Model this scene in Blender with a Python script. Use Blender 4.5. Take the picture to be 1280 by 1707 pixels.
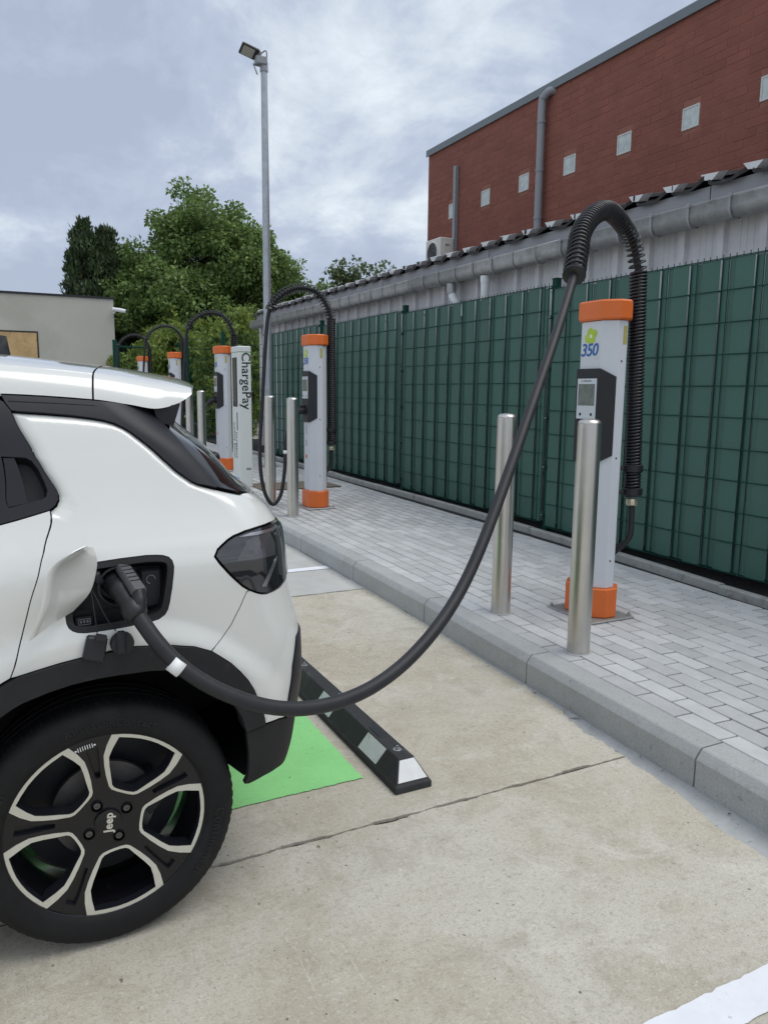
import bpy, math, random
from mathutils import Vector, Matrix, geometry
import numpy as np
random.seed(7)
R = math.radians
scene = bpy.context.scene
for o in list(bpy.data.objects):
    bpy.data.objects.remove(o)

# ------------------------------------------------------------------ camera
YAW, PITCH, ROLL, FOC, CAMH = R(26.57), R(8.95), R(-0.55), 1268.0, 1.44
cd = bpy.data.cameras.new('camera'); camo = bpy.data.objects.new('camera', cd)
scene.collection.objects.link(camo); scene.camera = camo
cyw, syw, cpt, spt = math.cos(YAW), math.sin(YAW), math.cos(PITCH), math.sin(PITCH)
fwd = Vector((syw*cpt, cyw*cpt, -spt)); rgt = Vector((cyw, -syw, 0)); dwn = fwd.cross(rgt)
cr, sr = math.cos(ROLL), math.sin(ROLL)
r2 = cr*rgt + sr*dwn; d2 = -sr*rgt + cr*dwn
M = Matrix((( r2.x, -d2.x, -fwd.x, 0), (r2.y, -d2.y, -fwd.y, 0), (r2.z, -d2.z, -fwd.z, CAMH), (0, 0, 0, 1)))
camo.matrix_world = M
cd.sensor_fit = 'VERTICAL'; cd.sensor_height = 24.0
cd.lens = 24.0*FOC/1707.0
cd.clip_start = 0.05; cd.clip_end = 3000

# ------------------------------------------------------------------ sky and sun
SUN_EL, SUN_AZ = R(65), R(125)      # azimuth measured from +Y towards +X
w = bpy.data.worlds.new('World'); scene.world = w; w.use_nodes = True
nt = w.node_tree; nt.nodes.clear()
def wn(t, **k):
    n = nt.nodes.new(t)
    for a, b in k.items(): setattr(n, a, b)
    return n
out = wn('ShaderNodeOutputWorld')
sky = wn('ShaderNodeTexSky', sky_type='NISHITA'); sky.sun_disc = False
sky.sun_elevation = SUN_EL; sky.sun_rotation = SUN_AZ
bg1 = wn('ShaderNodeBackground'); bg1.inputs[1].default_value = 0.10
nt.links.new(sky.outputs[0], bg1.inputs[0])
tc = wn('ShaderNodeTexCoord'); sx = wn('ShaderNodeSeparateXYZ'); nt.links.new(tc.outputs['Generated'], sx.inputs[0])
def mth(op, a, b=None, clamp=False):
    n = wn('ShaderNodeMath', operation=op); n.use_clamp = clamp
    for i, v in enumerate((a, b)):
        if v is None: continue
        if isinstance(v, (int, float)): n.inputs[i].default_value = v
        else: nt.links.new(v, n.inputs[i])
    return n.outputs[0]
zz = mth('ADD', mth('MAXIMUM', sx.outputs[2], 0.0), 0.30)
px = mth('DIVIDE', sx.outputs[0], zz); py = mth('DIVIDE', sx.outputs[1], zz)
cb = wn('ShaderNodeCombineXYZ'); nt.links.new(px, cb.inputs[0]); nt.links.new(py, cb.inputs[1])
mp = wn('ShaderNodeMapping'); mp.inputs['Location'].default_value = (11.479, 0.262, 1.951); mp.inputs['Scale'].default_value = (1.25, 0.9, 1)
nt.links.new(cb.outputs[0], mp.inputs[0])
n1 = wn('ShaderNodeTexNoise'); n1.inputs['Scale'].default_value = 0.8; n1.inputs['Detail'].default_value = 9; n1.inputs['Roughness'].default_value = 0.55; n1.inputs['Distortion'].default_value = 0.25
n2 = wn('ShaderNodeTexNoise'); n2.inputs['Scale'].default_value = 2.6; n2.inputs['Detail'].default_value = 8; n2.inputs['Roughness'].default_value = 0.63; n2.inputs['Distortion'].default_value = 0.25
nt.links.new(mp.outputs[0], n1.inputs['Vector']); nt.links.new(mp.outputs[0], n2.inputs['Vector'])
v = mth('ADD', mth('MULTIPLY', n1.outputs['Fac'], 0.55), mth('MULTIPLY', n2.outputs['Fac'], 0.45))
rp = wn('ShaderNodeValToRGB'); nt.links.new(v, rp.inputs[0])
e = rp.color_ramp.elements
e[0].position = 0.41; e[0].color = (0.40, 0.46, 0.58, 1)
e[1].position = 0.63; e[1].color = (0.92, 0.95, 0.97, 1)
q = e.new(0.47); q.color = (0.47, 0.535, 0.655, 1)
q = e.new(0.52); q.color = (0.62, 0.68, 0.765, 1)
q = e.new(0.565); q.color = (0.74, 0.81, 0.87, 1)
# the cloud deck is lighter towards where the sun stands behind it
sd = wn('ShaderNodeVectorMath', operation='DOT_PRODUCT'); nt.links.new(tc.outputs['Generated'], sd.inputs[0])
sd.inputs[1].default_value = (math.sin(SUN_AZ)*math.cos(SUN_EL), math.cos(SUN_AZ)*math.cos(SUN_EL), math.sin(SUN_EL))
gl = mth('MULTIPLY', mth('POWER', mth('MAXIMUM', sd.outputs['Value'], 0.0), 3.0), 0.10)
bg2 = wn('ShaderNodeBackground'); nt.links.new(rp.outputs[0], bg2.inputs[0]); nt.links.new(mth('ADD', gl, 0.90), bg2.inputs[1])
mx = wn('ShaderNodeMixShader'); mx.inputs[0].default_value = 0.90
nt.links.new(bg1.outputs[0], mx.inputs[1]); nt.links.new(bg2.outputs[0], mx.inputs[2]); nt.links.new(mx.outputs[0], out.inputs[0])

sl = bpy.data.lights.new('sun', 'SUN'); sl.energy = 1.4; sl.angle = R(42); sl.color = (1.0, 0.96, 0.90)
so = bpy.data.objects.new('sun', sl); scene.collection.objects.link(so)
dv = Vector((math.sin(SUN_AZ)*math.cos(SUN_EL), math.cos(SUN_AZ)*math.cos(SUN_EL), math.sin(SUN_EL)))
so.rotation_euler = dv.to_track_quat('Z', 'Y').to_euler()
vs = scene.view_settings
vs.view_transform = 'Standard'; vs.look = 'None'; vs.exposure = 0.33; vs.gamma = 1.0; vs.use_curve_mapping = False
try: scene.display_settings.display_device = 'sRGB'
except Exception: pass

# ------------------------------------------------------------------ helpers
col = scene.collection
def tag(o, label=None, cat=None, group=None, kind=None):
    if label: o['label'] = label
    if cat: o['category'] = cat
    if group: o['group'] = group
    if kind: o['kind'] = kind
    return o
def thing(name, label, cat, loc=(0, 0, 0), rz=0.0, group=None):
    o = bpy.data.objects.new(name, None); col.objects.link(o)
    o.location = loc; o.rotation_euler = (0, 0, rz); o.empty_display_size = 0.1
    return tag(o, label, cat, group)
def link(name, me, parent=None, loc=(0, 0, 0), rot=(0, 0, 0), scale=(1, 1, 1)):
    o = bpy.data.objects.new(name, me); col.objects.link(o)
    o.location = loc; o.rotation_euler = rot; o.scale = scale
    if parent is not None: o.parent = parent
    return o
def copy_tree(o, parent=None):
    c = o.copy(); col.objects.link(c); c.parent = parent
    for ch in o.children: copy_tree(ch, c)
    return c

class MB:
    def __init__(s): s.v = []; s.f = []; s.m = []; s.cm = 0
    def add(s, vs, fs):
        n = len(s.v); s.v.extend([tuple(p) for p in vs])
        for f in fs: s.f.append(tuple(i+n for i in f)); s.m.append(s.cm)
        return s
    def box(s, x0, x1, y0, y1, z0, z1):
        return s.add([(x0,y0,z0),(x1,y0,z0),(x1,y1,z0),(x0,y1,z0),(x0,y0,z1),(x1,y0,z1),(x1,y1,z1),(x0,y1,z1)],
                     [(0,3,2,1),(4,5,6,7),(0,1,5,4),(1,2,6,5),(2,3,7,6),(3,0,4,7)])
    def bbox(s, x0, x1, y0, y1, z0, z1, b=0.003):
        # box with chamfered edges (all 12)
        X=(x0,x1);Y=(y0,y1);Z=(z0,z1); vs=[];idx={}
        for i in (0,1):
            for j in (0,1):
                for k in (0,1):
                    sx_=b if i==0 else -b; sy_=b if j==0 else -b; sz_=b if k==0 else -b
                    for a,p in enumerate(((X[i],Y[j]+sy_,Z[k]+sz_),(X[i]+sx_,Y[j],Z[k]+sz_),(X[i]+sx_,Y[j]+sy_,Z[k]))):
                        idx[(i,j,k,a)]=len(vs); vs.append(p)
        fs=[]
        g=lambda *t: idx[t]
        fs.append([g(0,0,0,0),g(0,0,1,0),g(0,1,1,0),g(0,1,0,0)]); fs.append([g(1,0,0,0),g(1,1,0,0),g(1,1,1,0),g(1,0,1,0)])
        fs.append([g(0,0,0,1),g(1,0,0,1),g(1,0,1,1),g(0,0,1,1)]); fs.append([g(0,1,0,1),g(0,1,1,1),g(1,1,1,1),g(1,1,0,1)])
        fs.append([g(0,0,0,2),g(0,1,0,2),g(1,1,0,2),g(1,0,0,2)]); fs.append([g(0,0,1,2),g(1,0,1,2),g(1,1,1,2),g(0,1,1,2)])
        for j in (0,1):
            for k in (0,1):
                q=[g(0,j,k,1),g(1,j,k,1),g(1,j,k,2),g(0,j,k,2)]; fs.append(q if (j+k)%2==1 else q[::-1])
        for i in (0,1):
            for k in (0,1):
                q=[g(i,0,k,0),g(i,1,k,0),g(i,1,k,2),g(i,0,k,2)]; fs.append(q[::-1] if (i+k)%2==1 else q)
        for i in (0,1):
            for j in (0,1):
                q=[g(i,j,0,0),g(i,j,1,0),g(i,j,1,1),g(i,j,0,1)]; fs.append(q if (i+j)%2==1 else q[::-1])
        for i in (0,1):
            for j in (0,1):
                for k in (0,1):
                    q=[g(i,j,k,0),g(i,j,k,1),g(i,j,k,2)]; fs.append(q if (i+j+k)%2==1 else q[::-1])
        return s.add(vs,fs)
    def prism(s, poly, axis, a, b):
        # extrude a 2-D polygon along axis (0,1,2) from a to b; poly in the other two axes in order
        n=len(poly)
        def mk(p,t):
            if axis==0: return (t,p[0],p[1])
            if axis==1: return (p[0],t,p[1])
            return (p[0],p[1],t)
        vs=[mk(p,a) for p in poly]+[mk(p,b) for p in poly]
        fs=[tuple(range(n))[::-1],tuple(range(n,2*n))]+[(i,(i+1)%n,n+(i+1)%n,n+i) for i in range(n)]
        return s.add(vs,fs)
    def tube(s, pts, r, n=12, caps=True, closed=False):
        pts=[Vector(p) for p in pts]; m=len(pts)
        rr=r if isinstance(r,(list,tuple)) else [r]*m
        T=[]
        for i in range(m):
            if closed: t=pts[(i+1)%m]-pts[i-1]
            else: t=pts[min(i+1,m-1)]-pts[max(i-1,0)]
            T.append(t.normalized())
        up=Vector((0,0,1)) if abs(T[0].z)<0.9 else Vector((1,0,0))
        nrm=(up-T[0]*up.dot(T[0])).normalized(); vs=[]
        for i in range(m):
            if i: 
                nrm=(nrm-T[i]*nrm.dot(T[i]))
                nrm.normalize()
            b=T[i].cross(nrm)
            for k in range(n):
                a=2*math.pi*k/n; vs.append(pts[i]+(nrm*math.cos(a)+b*math.sin(a))*rr[i])
        fs=[]
        for i in range(m if closed else m-1):
            j=(i+1)%m
            for k in range(n):
                k2=(k+1)%n; fs.append((i*n+k,i*n+k2,j*n+k2,j*n+k))
        if caps and not closed: fs+= [tuple(range(n))[::-1], tuple(range((m-1)*n,m*n))]
        return s.add(vs,fs)
    def cyl(s, p0, p1, r, n=16): return s.tube([p0,p1],r,n)
    def lathe(s, prof, n=32, origin=(0,0,0), axis='z', caps=False, arc=None):
        vs=[];m=len(prof)
        for k in range(n):
            a=2*math.pi*k/n; c_,s_=math.cos(a),math.sin(a)
            for (r,h) in prof:
                if axis=='z': p=(r*c_,r*s_,h)
                elif axis=='y': p=(r*c_,h,r*s_)
                else: p=(h,r*c_,r*s_)
                vs.append((p[0]+origin[0],p[1]+origin[1],p[2]+origin[2]))
        fs=[]
        for k in range(n):
            k2=(k+1)%n
            for i in range(m-1):
                f=(k*m+i,k2*m+i,k2*m+i+1,k*m+i+1); fs.append(f if axis!='y' else f[::-1])
        if caps:
            fs.append(tuple(k*m for k in range(n))[::-1] if axis!='y' else tuple(k*m for k in range(n)))
            fs.append(tuple(k*m+m-1 for k in range(n)) if axis!='y' else tuple(k*m+m-1 for k in range(n))[::-1])
        return s.add(vs,fs)
    def mesh(s, name, mats, smooth=False, angle=None):
        me=bpy.data.meshes.new(name); me.from_pydata(s.v,[],s.f)
        if not isinstance(mats,(list,tuple)): mats=[mats]
        for m in mats: me.materials.append(m)
        if any(s.m): me.polygons.foreach_set('material_index', s.m)
        if smooth or angle:
            me.polygons.foreach_set('use_smooth',[True]*len(me.polygons))
            if angle: me.set_sharp_from_angle(angle=R(angle))
        me.update(); return me
    def build(s, name, mats, parent=None, smooth=False, angle=None, **k):
        return link(name, s.mesh(name, mats, smooth, angle), parent, **k)

def bez(pts, n=12):
    # Catmull-Rom through the points
    P=[Vector(p) for p in pts]; P=[P[0]*2-P[1]]+P+[P[-1]*2-P[-2]]; o=[]
    for i in range(1,len(P)-2):
        for k in range(n):
            t=k/n; a,b,c,d=P[i-1],P[i],P[i+1],P[i+2]
            o.append(0.5*((2*b)+(c-a)*t+(2*a-5*b+4*c-d)*t*t+(3*b-a-3*c+d)*t**3))
    o.append(P[-2]); return o
def text_mesh(txt, size, depth=0.0004, spacing=1.0, shear=0.0, bold=0.0, align='CENTER', res=3):
    cu=bpy.data.curves.new('t','FONT'); cu.body=txt; cu.size=size; cu.extrude=depth; cu.space_character=spacing; cu.shear=shear
    cu.align_x=align; cu.align_y='CENTER'; cu.resolution_u=res; cu.offset=bold
    ob=bpy.data.objects.new('t',cu); col.objects.link(ob)
    dg=bpy.context.evaluated_depsgraph_get(); me=bpy.data.meshes.new_from_object(ob.evaluated_get(dg))
    bpy.data.objects.remove(ob); bpy.data.curves.remove(cu)
    return me
def lettering(name, txt, size, mat, parent, loc, rot, **k):
    me=text_mesh(txt,size,**k); me.name=name; me.materials.clear(); me.materials.append(mat)
    return link(name,me,parent,loc,rot)

# ------------------------------------------------------------------ materials
MATS={}
def mat(name, colr, rough=0.6, metal=0.0, var=0.0, vscale=8.0, bump=0.0, bscale=60.0, spec=None, coat=0.0, objrand=0.0, attr=None, speck=None, trans=0.0, ior=None, stain=None, coord='Object', bdist=0.002, emit=None):
    m=bpy.data.materials.new(name); m.use_nodes=True; t=m.node_tree; n=t.nodes; b=n['Principled BSDF']
    b.inputs['Roughness'].default_value=rough; b.inputs['Metallic'].default_value=metal
    if spec is not None: b.inputs['Specular IOR Level'].default_value=spec
    if coat: b.inputs['Coat Weight'].default_value=coat; b.inputs['Coat Roughness'].default_value=0.03
    if trans: b.inputs['Transmission Weight'].default_value=trans
    if ior: b.inputs['IOR'].default_value=ior
    c=(*colr,1); b.inputs['Base Color'].default_value=c
    if emit: b.inputs['Emission Color'].default_value=(*emit[0],1); b.inputs['Emission Strength'].default_value=emit[1]
    if not(var or bump or objrand or attr or speck or stain): MATS[name]=m; return m
    tcn=n.new('ShaderNodeNewGeometry'); vec=tcn.outputs['Position']
    cur=None
    def scale_by(cur, fac_socket, lo, hi):
        mr=n.new('ShaderNodeMapRange'); t.links.new(fac_socket,mr.inputs[0]); mr.inputs[1].default_value=0.25; mr.inputs[2].default_value=0.75
        mr.inputs[3].default_value=lo; mr.inputs[4].default_value=hi
        mm=n.new('ShaderNodeVectorMath'); mm.operation='SCALE'
        if cur is None: mm.inputs[0].default_value=colr
        else: t.links.new(cur,mm.inputs[0])
        t.links.new(mr.outputs[0],mm.inputs['Scale']); return mm.outputs[0]
    if var:
        for sc,am in ((vscale,var),(vscale*5.3,var*0.5)):
            nz=n.new('ShaderNodeTexNoise'); nz.inputs['Scale'].default_value=sc; nz.inputs['Detail'].default_value=6; nz.inputs['Roughness'].default_value=0.6
            t.links.new(vec,nz.inputs['Vector']); cur=scale_by(cur,nz.outputs['Fac'],1-am,1+am)
    if objrand:
        oi=n.new('ShaderNodeObjectInfo'); mr=n.new('ShaderNodeMapRange'); t.links.new(oi.outputs['Random'],mr.inputs[0]); mr.inputs[3].default_value=1-objrand; mr.inputs[4].default_value=1+objrand
        mm=n.new('ShaderNodeVectorMath'); mm.operation='SCALE'
        if cur is None: mm.inputs[0].default_value=colr
        else: t.links.new(cur,mm.inputs[0])
        t.links.new(mr.outputs[0],mm.inputs['Scale']); cur=mm.outputs[0]
    if attr:
        at=n.new('ShaderNodeAttribute'); at.attribute_name=attr
        mm=n.new('ShaderNodeVectorMath'); mm.operation='MULTIPLY'
        if cur is None: mm.inputs[0].default_value=colr
        else: t.links.new(cur,mm.inputs[0])
        t.links.new(at.outputs['Color'],mm.inputs[1]); cur=mm.outputs[0]
    if stain:   # list of (scale, threshold, width, colour, amount)
        for (sc,th,wd,cc,am) in stain:
            nz=n.new('ShaderNodeTexNoise'); nz.inputs['Scale'].default_value=sc; nz.inputs['Detail'].default_value=7; nz.inputs['Roughness'].default_value=0.62; nz.inputs['Distortion'].default_value=0.4
            t.links.new(vec,nz.inputs['Vector'])
            mr=n.new('ShaderNodeMapRange'); t.links.new(nz.outputs['Fac'],mr.inputs[0]); mr.inputs[1].default_value=th; mr.inputs[2].default_value=th+wd; mr.inputs[4].default_value=am
            mixn=n.new('ShaderNodeMix'); mixn.data_type='RGBA'; t.links.new(mr.outputs[0],mixn.inputs[0])
            if cur is None: mixn.inputs[6].default_value=c
            else: t.links.new(cur,mixn.inputs[6])
            mixn.inputs[7].default_value=(*cc,1); cur=mixn.outputs[2]
    if speck:   # (scale, amount dark, amount light)
        sc,dk,lt=speck
        vo=n.new('ShaderNodeTexNoise'); vo.inputs['Scale'].default_value=sc; vo.inputs['Detail'].default_value=3; vo.inputs['Roughness'].default_value=0.75
        t.links.new(vec,vo.inputs['Vector']); cur=scale_by(cur,vo.outputs['Fac'],1-dk,1+lt)
    if cur is not None: t.links.new(cur,b.inputs['Base Color'])
    if bump:
        nz=n.new('ShaderNodeTexNoise'); nz.inputs['Scale'].default_value=bscale; nz.inputs['Detail'].default_value=5; nz.inputs['Roughness'].default_value=0.6
        t.links.new(vec,nz.inputs['Vector'])
        bp=n.new('ShaderNodeBump'); bp.inputs['Strength'].default_value=bump; bp.inputs['Distance'].default_value=bdist
        t.links.new(nz.outputs['Fac'],bp.inputs['Height']); t.links.new(bp.outputs[0],b.inputs['Normal'])
    MATS[name]=m; return m
def shade_attr(me, per_face):
    a=me.color_attributes.new('shade','FLOAT_COLOR','CORNER')
    i=0; arr=np.ones((len(me.loops),4),dtype=np.float32)
    for p,cv in zip(me.polygons,per_face):
        arr[p.loop_start:p.loop_start+p.loop_total,:3]=cv
    a.data.foreach_set('color',arr.ravel())

def concrete_mat():
    m=bpy.data.materials.new('worn concrete'); m.use_nodes=True; t=m.node_tree; n=t.nodes; b=n['Principled BSDF']; b.inputs['Roughness'].default_value=0.9; b.inputs['Specular IOR Level'].default_value=0.3
    g=n.new('ShaderNodeNewGeometry')
    def noise(sc,det=8,ro=0.65,dist=0.3,stretch=None,rot=0.0):
        v=g.outputs['Position']
        if stretch:
            mp_=n.new('ShaderNodeMapping'); mp_.inputs['Rotation'].default_value=(0,0,rot); mp_.inputs['Scale'].default_value=stretch; t.links.new(v,mp_.inputs[0]); v=mp_.outputs[0]
        z=n.new('ShaderNodeTexNoise'); z.inputs['Scale'].default_value=sc; z.inputs['Detail'].default_value=det; z.inputs['Roughness'].default_value=ro; z.inputs['Distortion'].default_value=dist; t.links.new(v,z.inputs['Vector']); return z.outputs['Fac']
    def rng(f,a,b_,lo=0.0,hi=1.0):
        r=n.new('ShaderNodeMapRange'); t.links.new(f,r.inputs[0]); r.inputs[1].default_value=a; r.inputs[2].default_value=b_; r.inputs[3].default_value=lo; r.inputs[4].default_value=hi; return r.outputs[0]
    def mixc(f,a,c):
        x=n.new('ShaderNodeMix'); x.data_type='RGBA'
        t.links.new(f,x.inputs[0])
        if isinstance(a,tuple): x.inputs[6].default_value=(*a,1)
        else: t.links.new(a,x.inputs[6])
        x.inputs[7].default_value=(*c,1); return x.outputs[2]
    cur=mixc(rng(noise(0.9,10,0.7,0.5),0.40,0.60),(0.555,0.535,0.465),(0.50,0.455,0.365))     # pale grey to warm beige areas
    cur=mixc(rng(noise(2.1,10,0.72,0.8),0.47,0.64,0,0.62),cur,(0.395,0.345,0.265))              # brownish stains
    cur=mixc(rng(noise(6.5,9,0.7,0.6),0.51,0.65,0,0.50),cur,(0.36,0.32,0.25))
    cur=mixc(rng(noise(4.0,8,0.65,0.9),0.56,0.68,0,0.55),cur,(0.64,0.62,0.555))                # pale worn patches
    cur=mixc(rng(noise(7,7,0.7,1.6,(5,0.6,1),0.5),0.60,0.70,0,0.5),cur,(0.66,0.64,0.58))       # scrape marks
    cur=mixc(rng(noise(6,7,0.7,1.4,(0.5,5,1),0.2),0.62,0.72,0,0.4),cur,(0.64,0.61,0.54))
    cur=mixc(rng(noise(55,5,0.7,0),0.52,0.66,0,0.50),cur,(0.30,0.27,0.215))                    # coarse sand grain
    cur=mixc(rng(noise(75,4,0.7,0),0.55,0.68,0,0.50),cur,(0.70,0.68,0.62))
    cur=mixc(rng(noise(190,3,0.7,0),0.53,0.66,0,0.60),cur,(0.24,0.215,0.17))
    cur=mixc(rng(noise(48,2,0.4,0),0.735,0.75,0,0.8),cur,(0.12,0.10,0.08))                   # odd dark pits
    t.links.new(cur,b.inputs['Base Color'])
    bp=n.new('ShaderNodeBump'); bp.inputs['Strength'].default_value=0.6; bp.inputs['Distance'].default_value=0.003; t.links.new(noise(140,5,0.7,0),bp.inputs['Height']); t.links.new(bp.outputs[0],b.inputs['Normal'])
    return m
m_conc=concrete_mat()
m_conc2=mat('smooth concrete',(0.46,0.46,0.44),0.85,var=0.09,vscale=1.6,bump=0.3,bscale=160,speck=(300,0.10,0.08),stain=[(1.4,0.55,0.12,(0.36,0.36,0.34),0.5)])
m_joint=mat('joint dirt',(0.045,0.04,0.035),0.95,var=0.3,vscale=20)
m_mortar=mat('mortar',(0.40,0.41,0.41),0.9,var=0.12,vscale=9,bump=0.8,bscale=45,stain=[(9,0.60,0.05,(0.12,0.12,0.12),0.8)])
m_kerb=mat('kerb concrete',(0.40,0.41,0.405),0.85,var=0.10,vscale=3.5,bump=0.5,bscale=150,speck=(120,0.20,0.16),objrand=0.04,stain=[(60,0.60,0.06,(0.20,0.21,0.21),0.5),(26,0.64,0.05,(0.17,0.18,0.18),0.5),(3.0,0.60,0.12,(0.30,0.30,0.29),0.5)])
m_paver=mat('grey paver',(0.48,0.487,0.49),0.85,var=0.10,vscale=6,bump=0.35,bscale=170,speck=(330,0.08,0.07),objrand=0.12,attr='shade',stain=[(7,0.60,0.12,(0.40,0.41,0.41),0.5)])
m_bed=mat('paver bedding',(0.020,0.020,0.019),0.95,var=0.3,vscale=12)
m_edge=mat('edging concrete',(0.35,0.355,0.345),0.88,var=0.14,vscale=5,bump=0.6,bscale=90,stain=[(9,0.56,0.1,(0.19,0.19,0.16),0.6)])
m_soil=mat('dark soil',(0.022,0.022,0.022),0.95,var=0.5,vscale=24,bump=1.0,bscale=70,bdist=0.01)
m_wline=mat('white road paint',(0.76,0.78,0.82),0.7,var=0.05,vscale=9,bump=0.25,bscale=260,stain=[(40,0.66,0.05,(0.45,0.43,0.38),0.7)])
m_green=mat('green road paint',(0.26,0.64,0.235),0.8,var=0.06,vscale=5,bump=0.5,bscale=240,speck=(380,0.16,0.22),stain=[(34,0.68,0.03,(0.05,0.10,0.05),0.8)])
m_strip=mat('green plastic strip',(0.040,0.114,0.090),0.5,var=0.07,vscale=3,objrand=0.07)
m_wire=mat('green coated wire',(0.010,0.052,0.041),0.6,spec=0.12,var=0.1,vscale=5)
m_clad=mat('grey sheet cladding',(0.68,0.675,0.70),0.5,metal=0.0,var=0.10,vscale=2.0,stain=[(3.0,0.55,0.15,(0.50,0.49,0.52),0.5)])
m_zinc=mat('zinc sheet',(0.30,0.305,0.33),0.55,metal=0.1,var=0.05,vscale=2)
m_gutter=mat('weathered zinc gutter',(0.34,0.345,0.35),0.42,metal=0.35,var=0.22,vscale=14,stain=[(6,0.56,0.1,(0.16,0.16,0.165),0.5)])
m_tiled=mat('dark roof tile',(0.035,0.033,0.035),0.85,var=0.3,vscale=20,bump=0.8,bscale=50)
m_tileglint=mat('sky glint on roof tile',(0.60,0.61,0.63),0.55,var=0.08,vscale=9)  # white colour stands for sky reflected on the tiles
m_brick=mat('red brick',(0.235,0.083,0.060),0.9,var=0.12,vscale=4,bump=0.6,bscale=90,objrand=0.06,attr='shade',stain=[(0.8,0.52,0.2,(0.180,0.066,0.052),0.6)])
m_mort=mat('brick mortar',(0.270,0.115,0.085),0.95,var=0.1,vscale=6)
m_coping=mat('grey coping metal',(0.165,0.19,0.205),0.5,metal=0.2,var=0.05,vscale=1)
m_gblock=mat('glass block',(0.50,0.55,0.55),0.12,var=0.25,vscale=14,spec=0.6)
m_gframe=mat('glass block mortar frame',(0.58,0.60,0.58),0.8,var=0.05,vscale=8)
m_gpipe=mat('grey plastic pipe',(0.26,0.275,0.30),0.45,var=0.05,vscale=3)
m_wpipe=mat('white plastic pipe',(0.72,0.73,0.75),0.4,var=0.05,vscale=6)
m_acw=mat('cream appliance casing',(0.66,0.65,0.60),0.45,var=0.04,vscale=5)
m_dark=mat('dark grey plastic',(0.022,0.023,0.027),0.5,spec=0.35,var=0.15,vscale=10)
m_black=mat('black plastic',(0.012,0.012,0.014),0.45)
m_orange=mat('orange plastic',(0.72,0.155,0.028),0.42,var=0.05,vscale=6,bump=0.06,bscale=300)
m_post=mat('silver grey powder coat',(0.62,0.64,0.685),0.45,var=0.02,vscale=3,bump=0.04,bscale=400)
m_panel=mat('pale display panel',(0.60,0.63,0.68),0.35)
m_lcd=mat('dim display glass',(0.16,0.18,0.165),0.12,var=0.35,vscale=16)
m_rubber=mat('black rubber cable',(0.022,0.0225,0.026),0.5,spec=0.35,var=0.18,vscale=14,bump=0.15,bscale=60)
m_hose=mat('black spring hose',(0.014,0.014,0.017),0.30)
m_steel=mat('brushed stainless steel',(0.60,0.58,0.54),0.33,metal=1.0,var=0.06,vscale=5)
m_galv=mat('galvanised steel',(0.40,0.43,0.46),0.45,metal=0.8,var=0.16,vscale=11)
m_bolt=mat('steel bolt',(0.48,0.48,0.48),0.35,metal=0.9)
m_plate=mat('mill steel plate',(0.36,0.37,0.37),0.5,metal=0.6,var=0.12,vscale=20)
m_kiosk=mat('kiosk white panel',(0.67,0.70,0.69),0.4,var=0.015,vscale=2)
m_ink=mat('dark print',(0.02,0.022,0.026),0.5)
m_blue=mat('blue print',(0.015,0.115,0.40),0.5)
m_lime=mat('lime print',(0.42,0.58,0.05),0.5,var=0.2,vscale=30)
m_white=mat('white print',(0.80,0.80,0.80),0.5)
m_logo=mat('orange print',(0.62,0.14,0.03),0.5)
m_rust=mat('rusty cover plate',(0.155,0.125,0.095),0.8,var=0.2,vscale=8)
m_plaster=mat('cream plaster',(0.43,0.42,0.375),0.92,var=0.05,vscale=0.9,bump=0.3,bscale=90,stain=[(0.55,0.54,0.10,(0.37,0.36,0.315),0.75),(2.4,0.60,0.10,(0.47,0.46,0.42),0.4)])
m_ply=mat('plywood sheet',(0.45,0.31,0.15),0.8,var=0.22,vscale=2.5,stain=[(7,0.63,0.05,(0.16,0.09,0.04),0.8)])
m_mast=mat('mast light lens',(0.34,0.335,0.28),0.3)
# ================================================================== SITE
def GZ(y): return 0.016*(min(max(y, 3.3), 26.0)-3.3)
def lerp_tab(tab):
    def f(t):
        if t<=tab[0][0]:
            (a,b),(c,d)=tab[0],tab[1]
        elif t>=tab[-1][0]:
            (a,b),(c,d)=tab[-2],tab[-1]
        else:
            for (a,b),(c,d) in zip(tab[:-1],tab[1:]):
                if a<=t<=c: break
        return b+(d-b)*(t-a)/(c-a)
    return f
KX=lerp_tab([(-4,1.90),(-1,2.055),(1.5,2.195),(2.0,2.222),(2.9,2.268),(3.5,2.29),(4.0,2.300),(5.1,2.303),(6.1,2.29),(8,2.25),(12,2.2),(24,2.1)])
EX=lerp_tab([(-2,3.93),(1,4.085),(3.03,4.19),(4.3,4.246),(5.1,4.272),(6.5,4.27),(7.9,4.235),(9.6,4.18),(12,4.15),(16,3.95)])
TOP=0.15
# ---- ground sheet to the horizon
m_ground=mat('lot ground',(0.40,0.385,0.35),0.9,var=0.12,vscale=0.4,bump=0.4,bscale=60)
b=MB(); ys=[-600,3.3,26,600]; 
for y in ys:
    for x in (-600,600): b.v.append((x,y,GZ(y)-0.035))
b.f=[(0,1,3,2),(2,3,5,4),(4,5,7,6)]; b.m=[0]*3
tag(b.build('ground',m_ground),'bare ground around the car park','ground',kind='structure')
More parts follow.
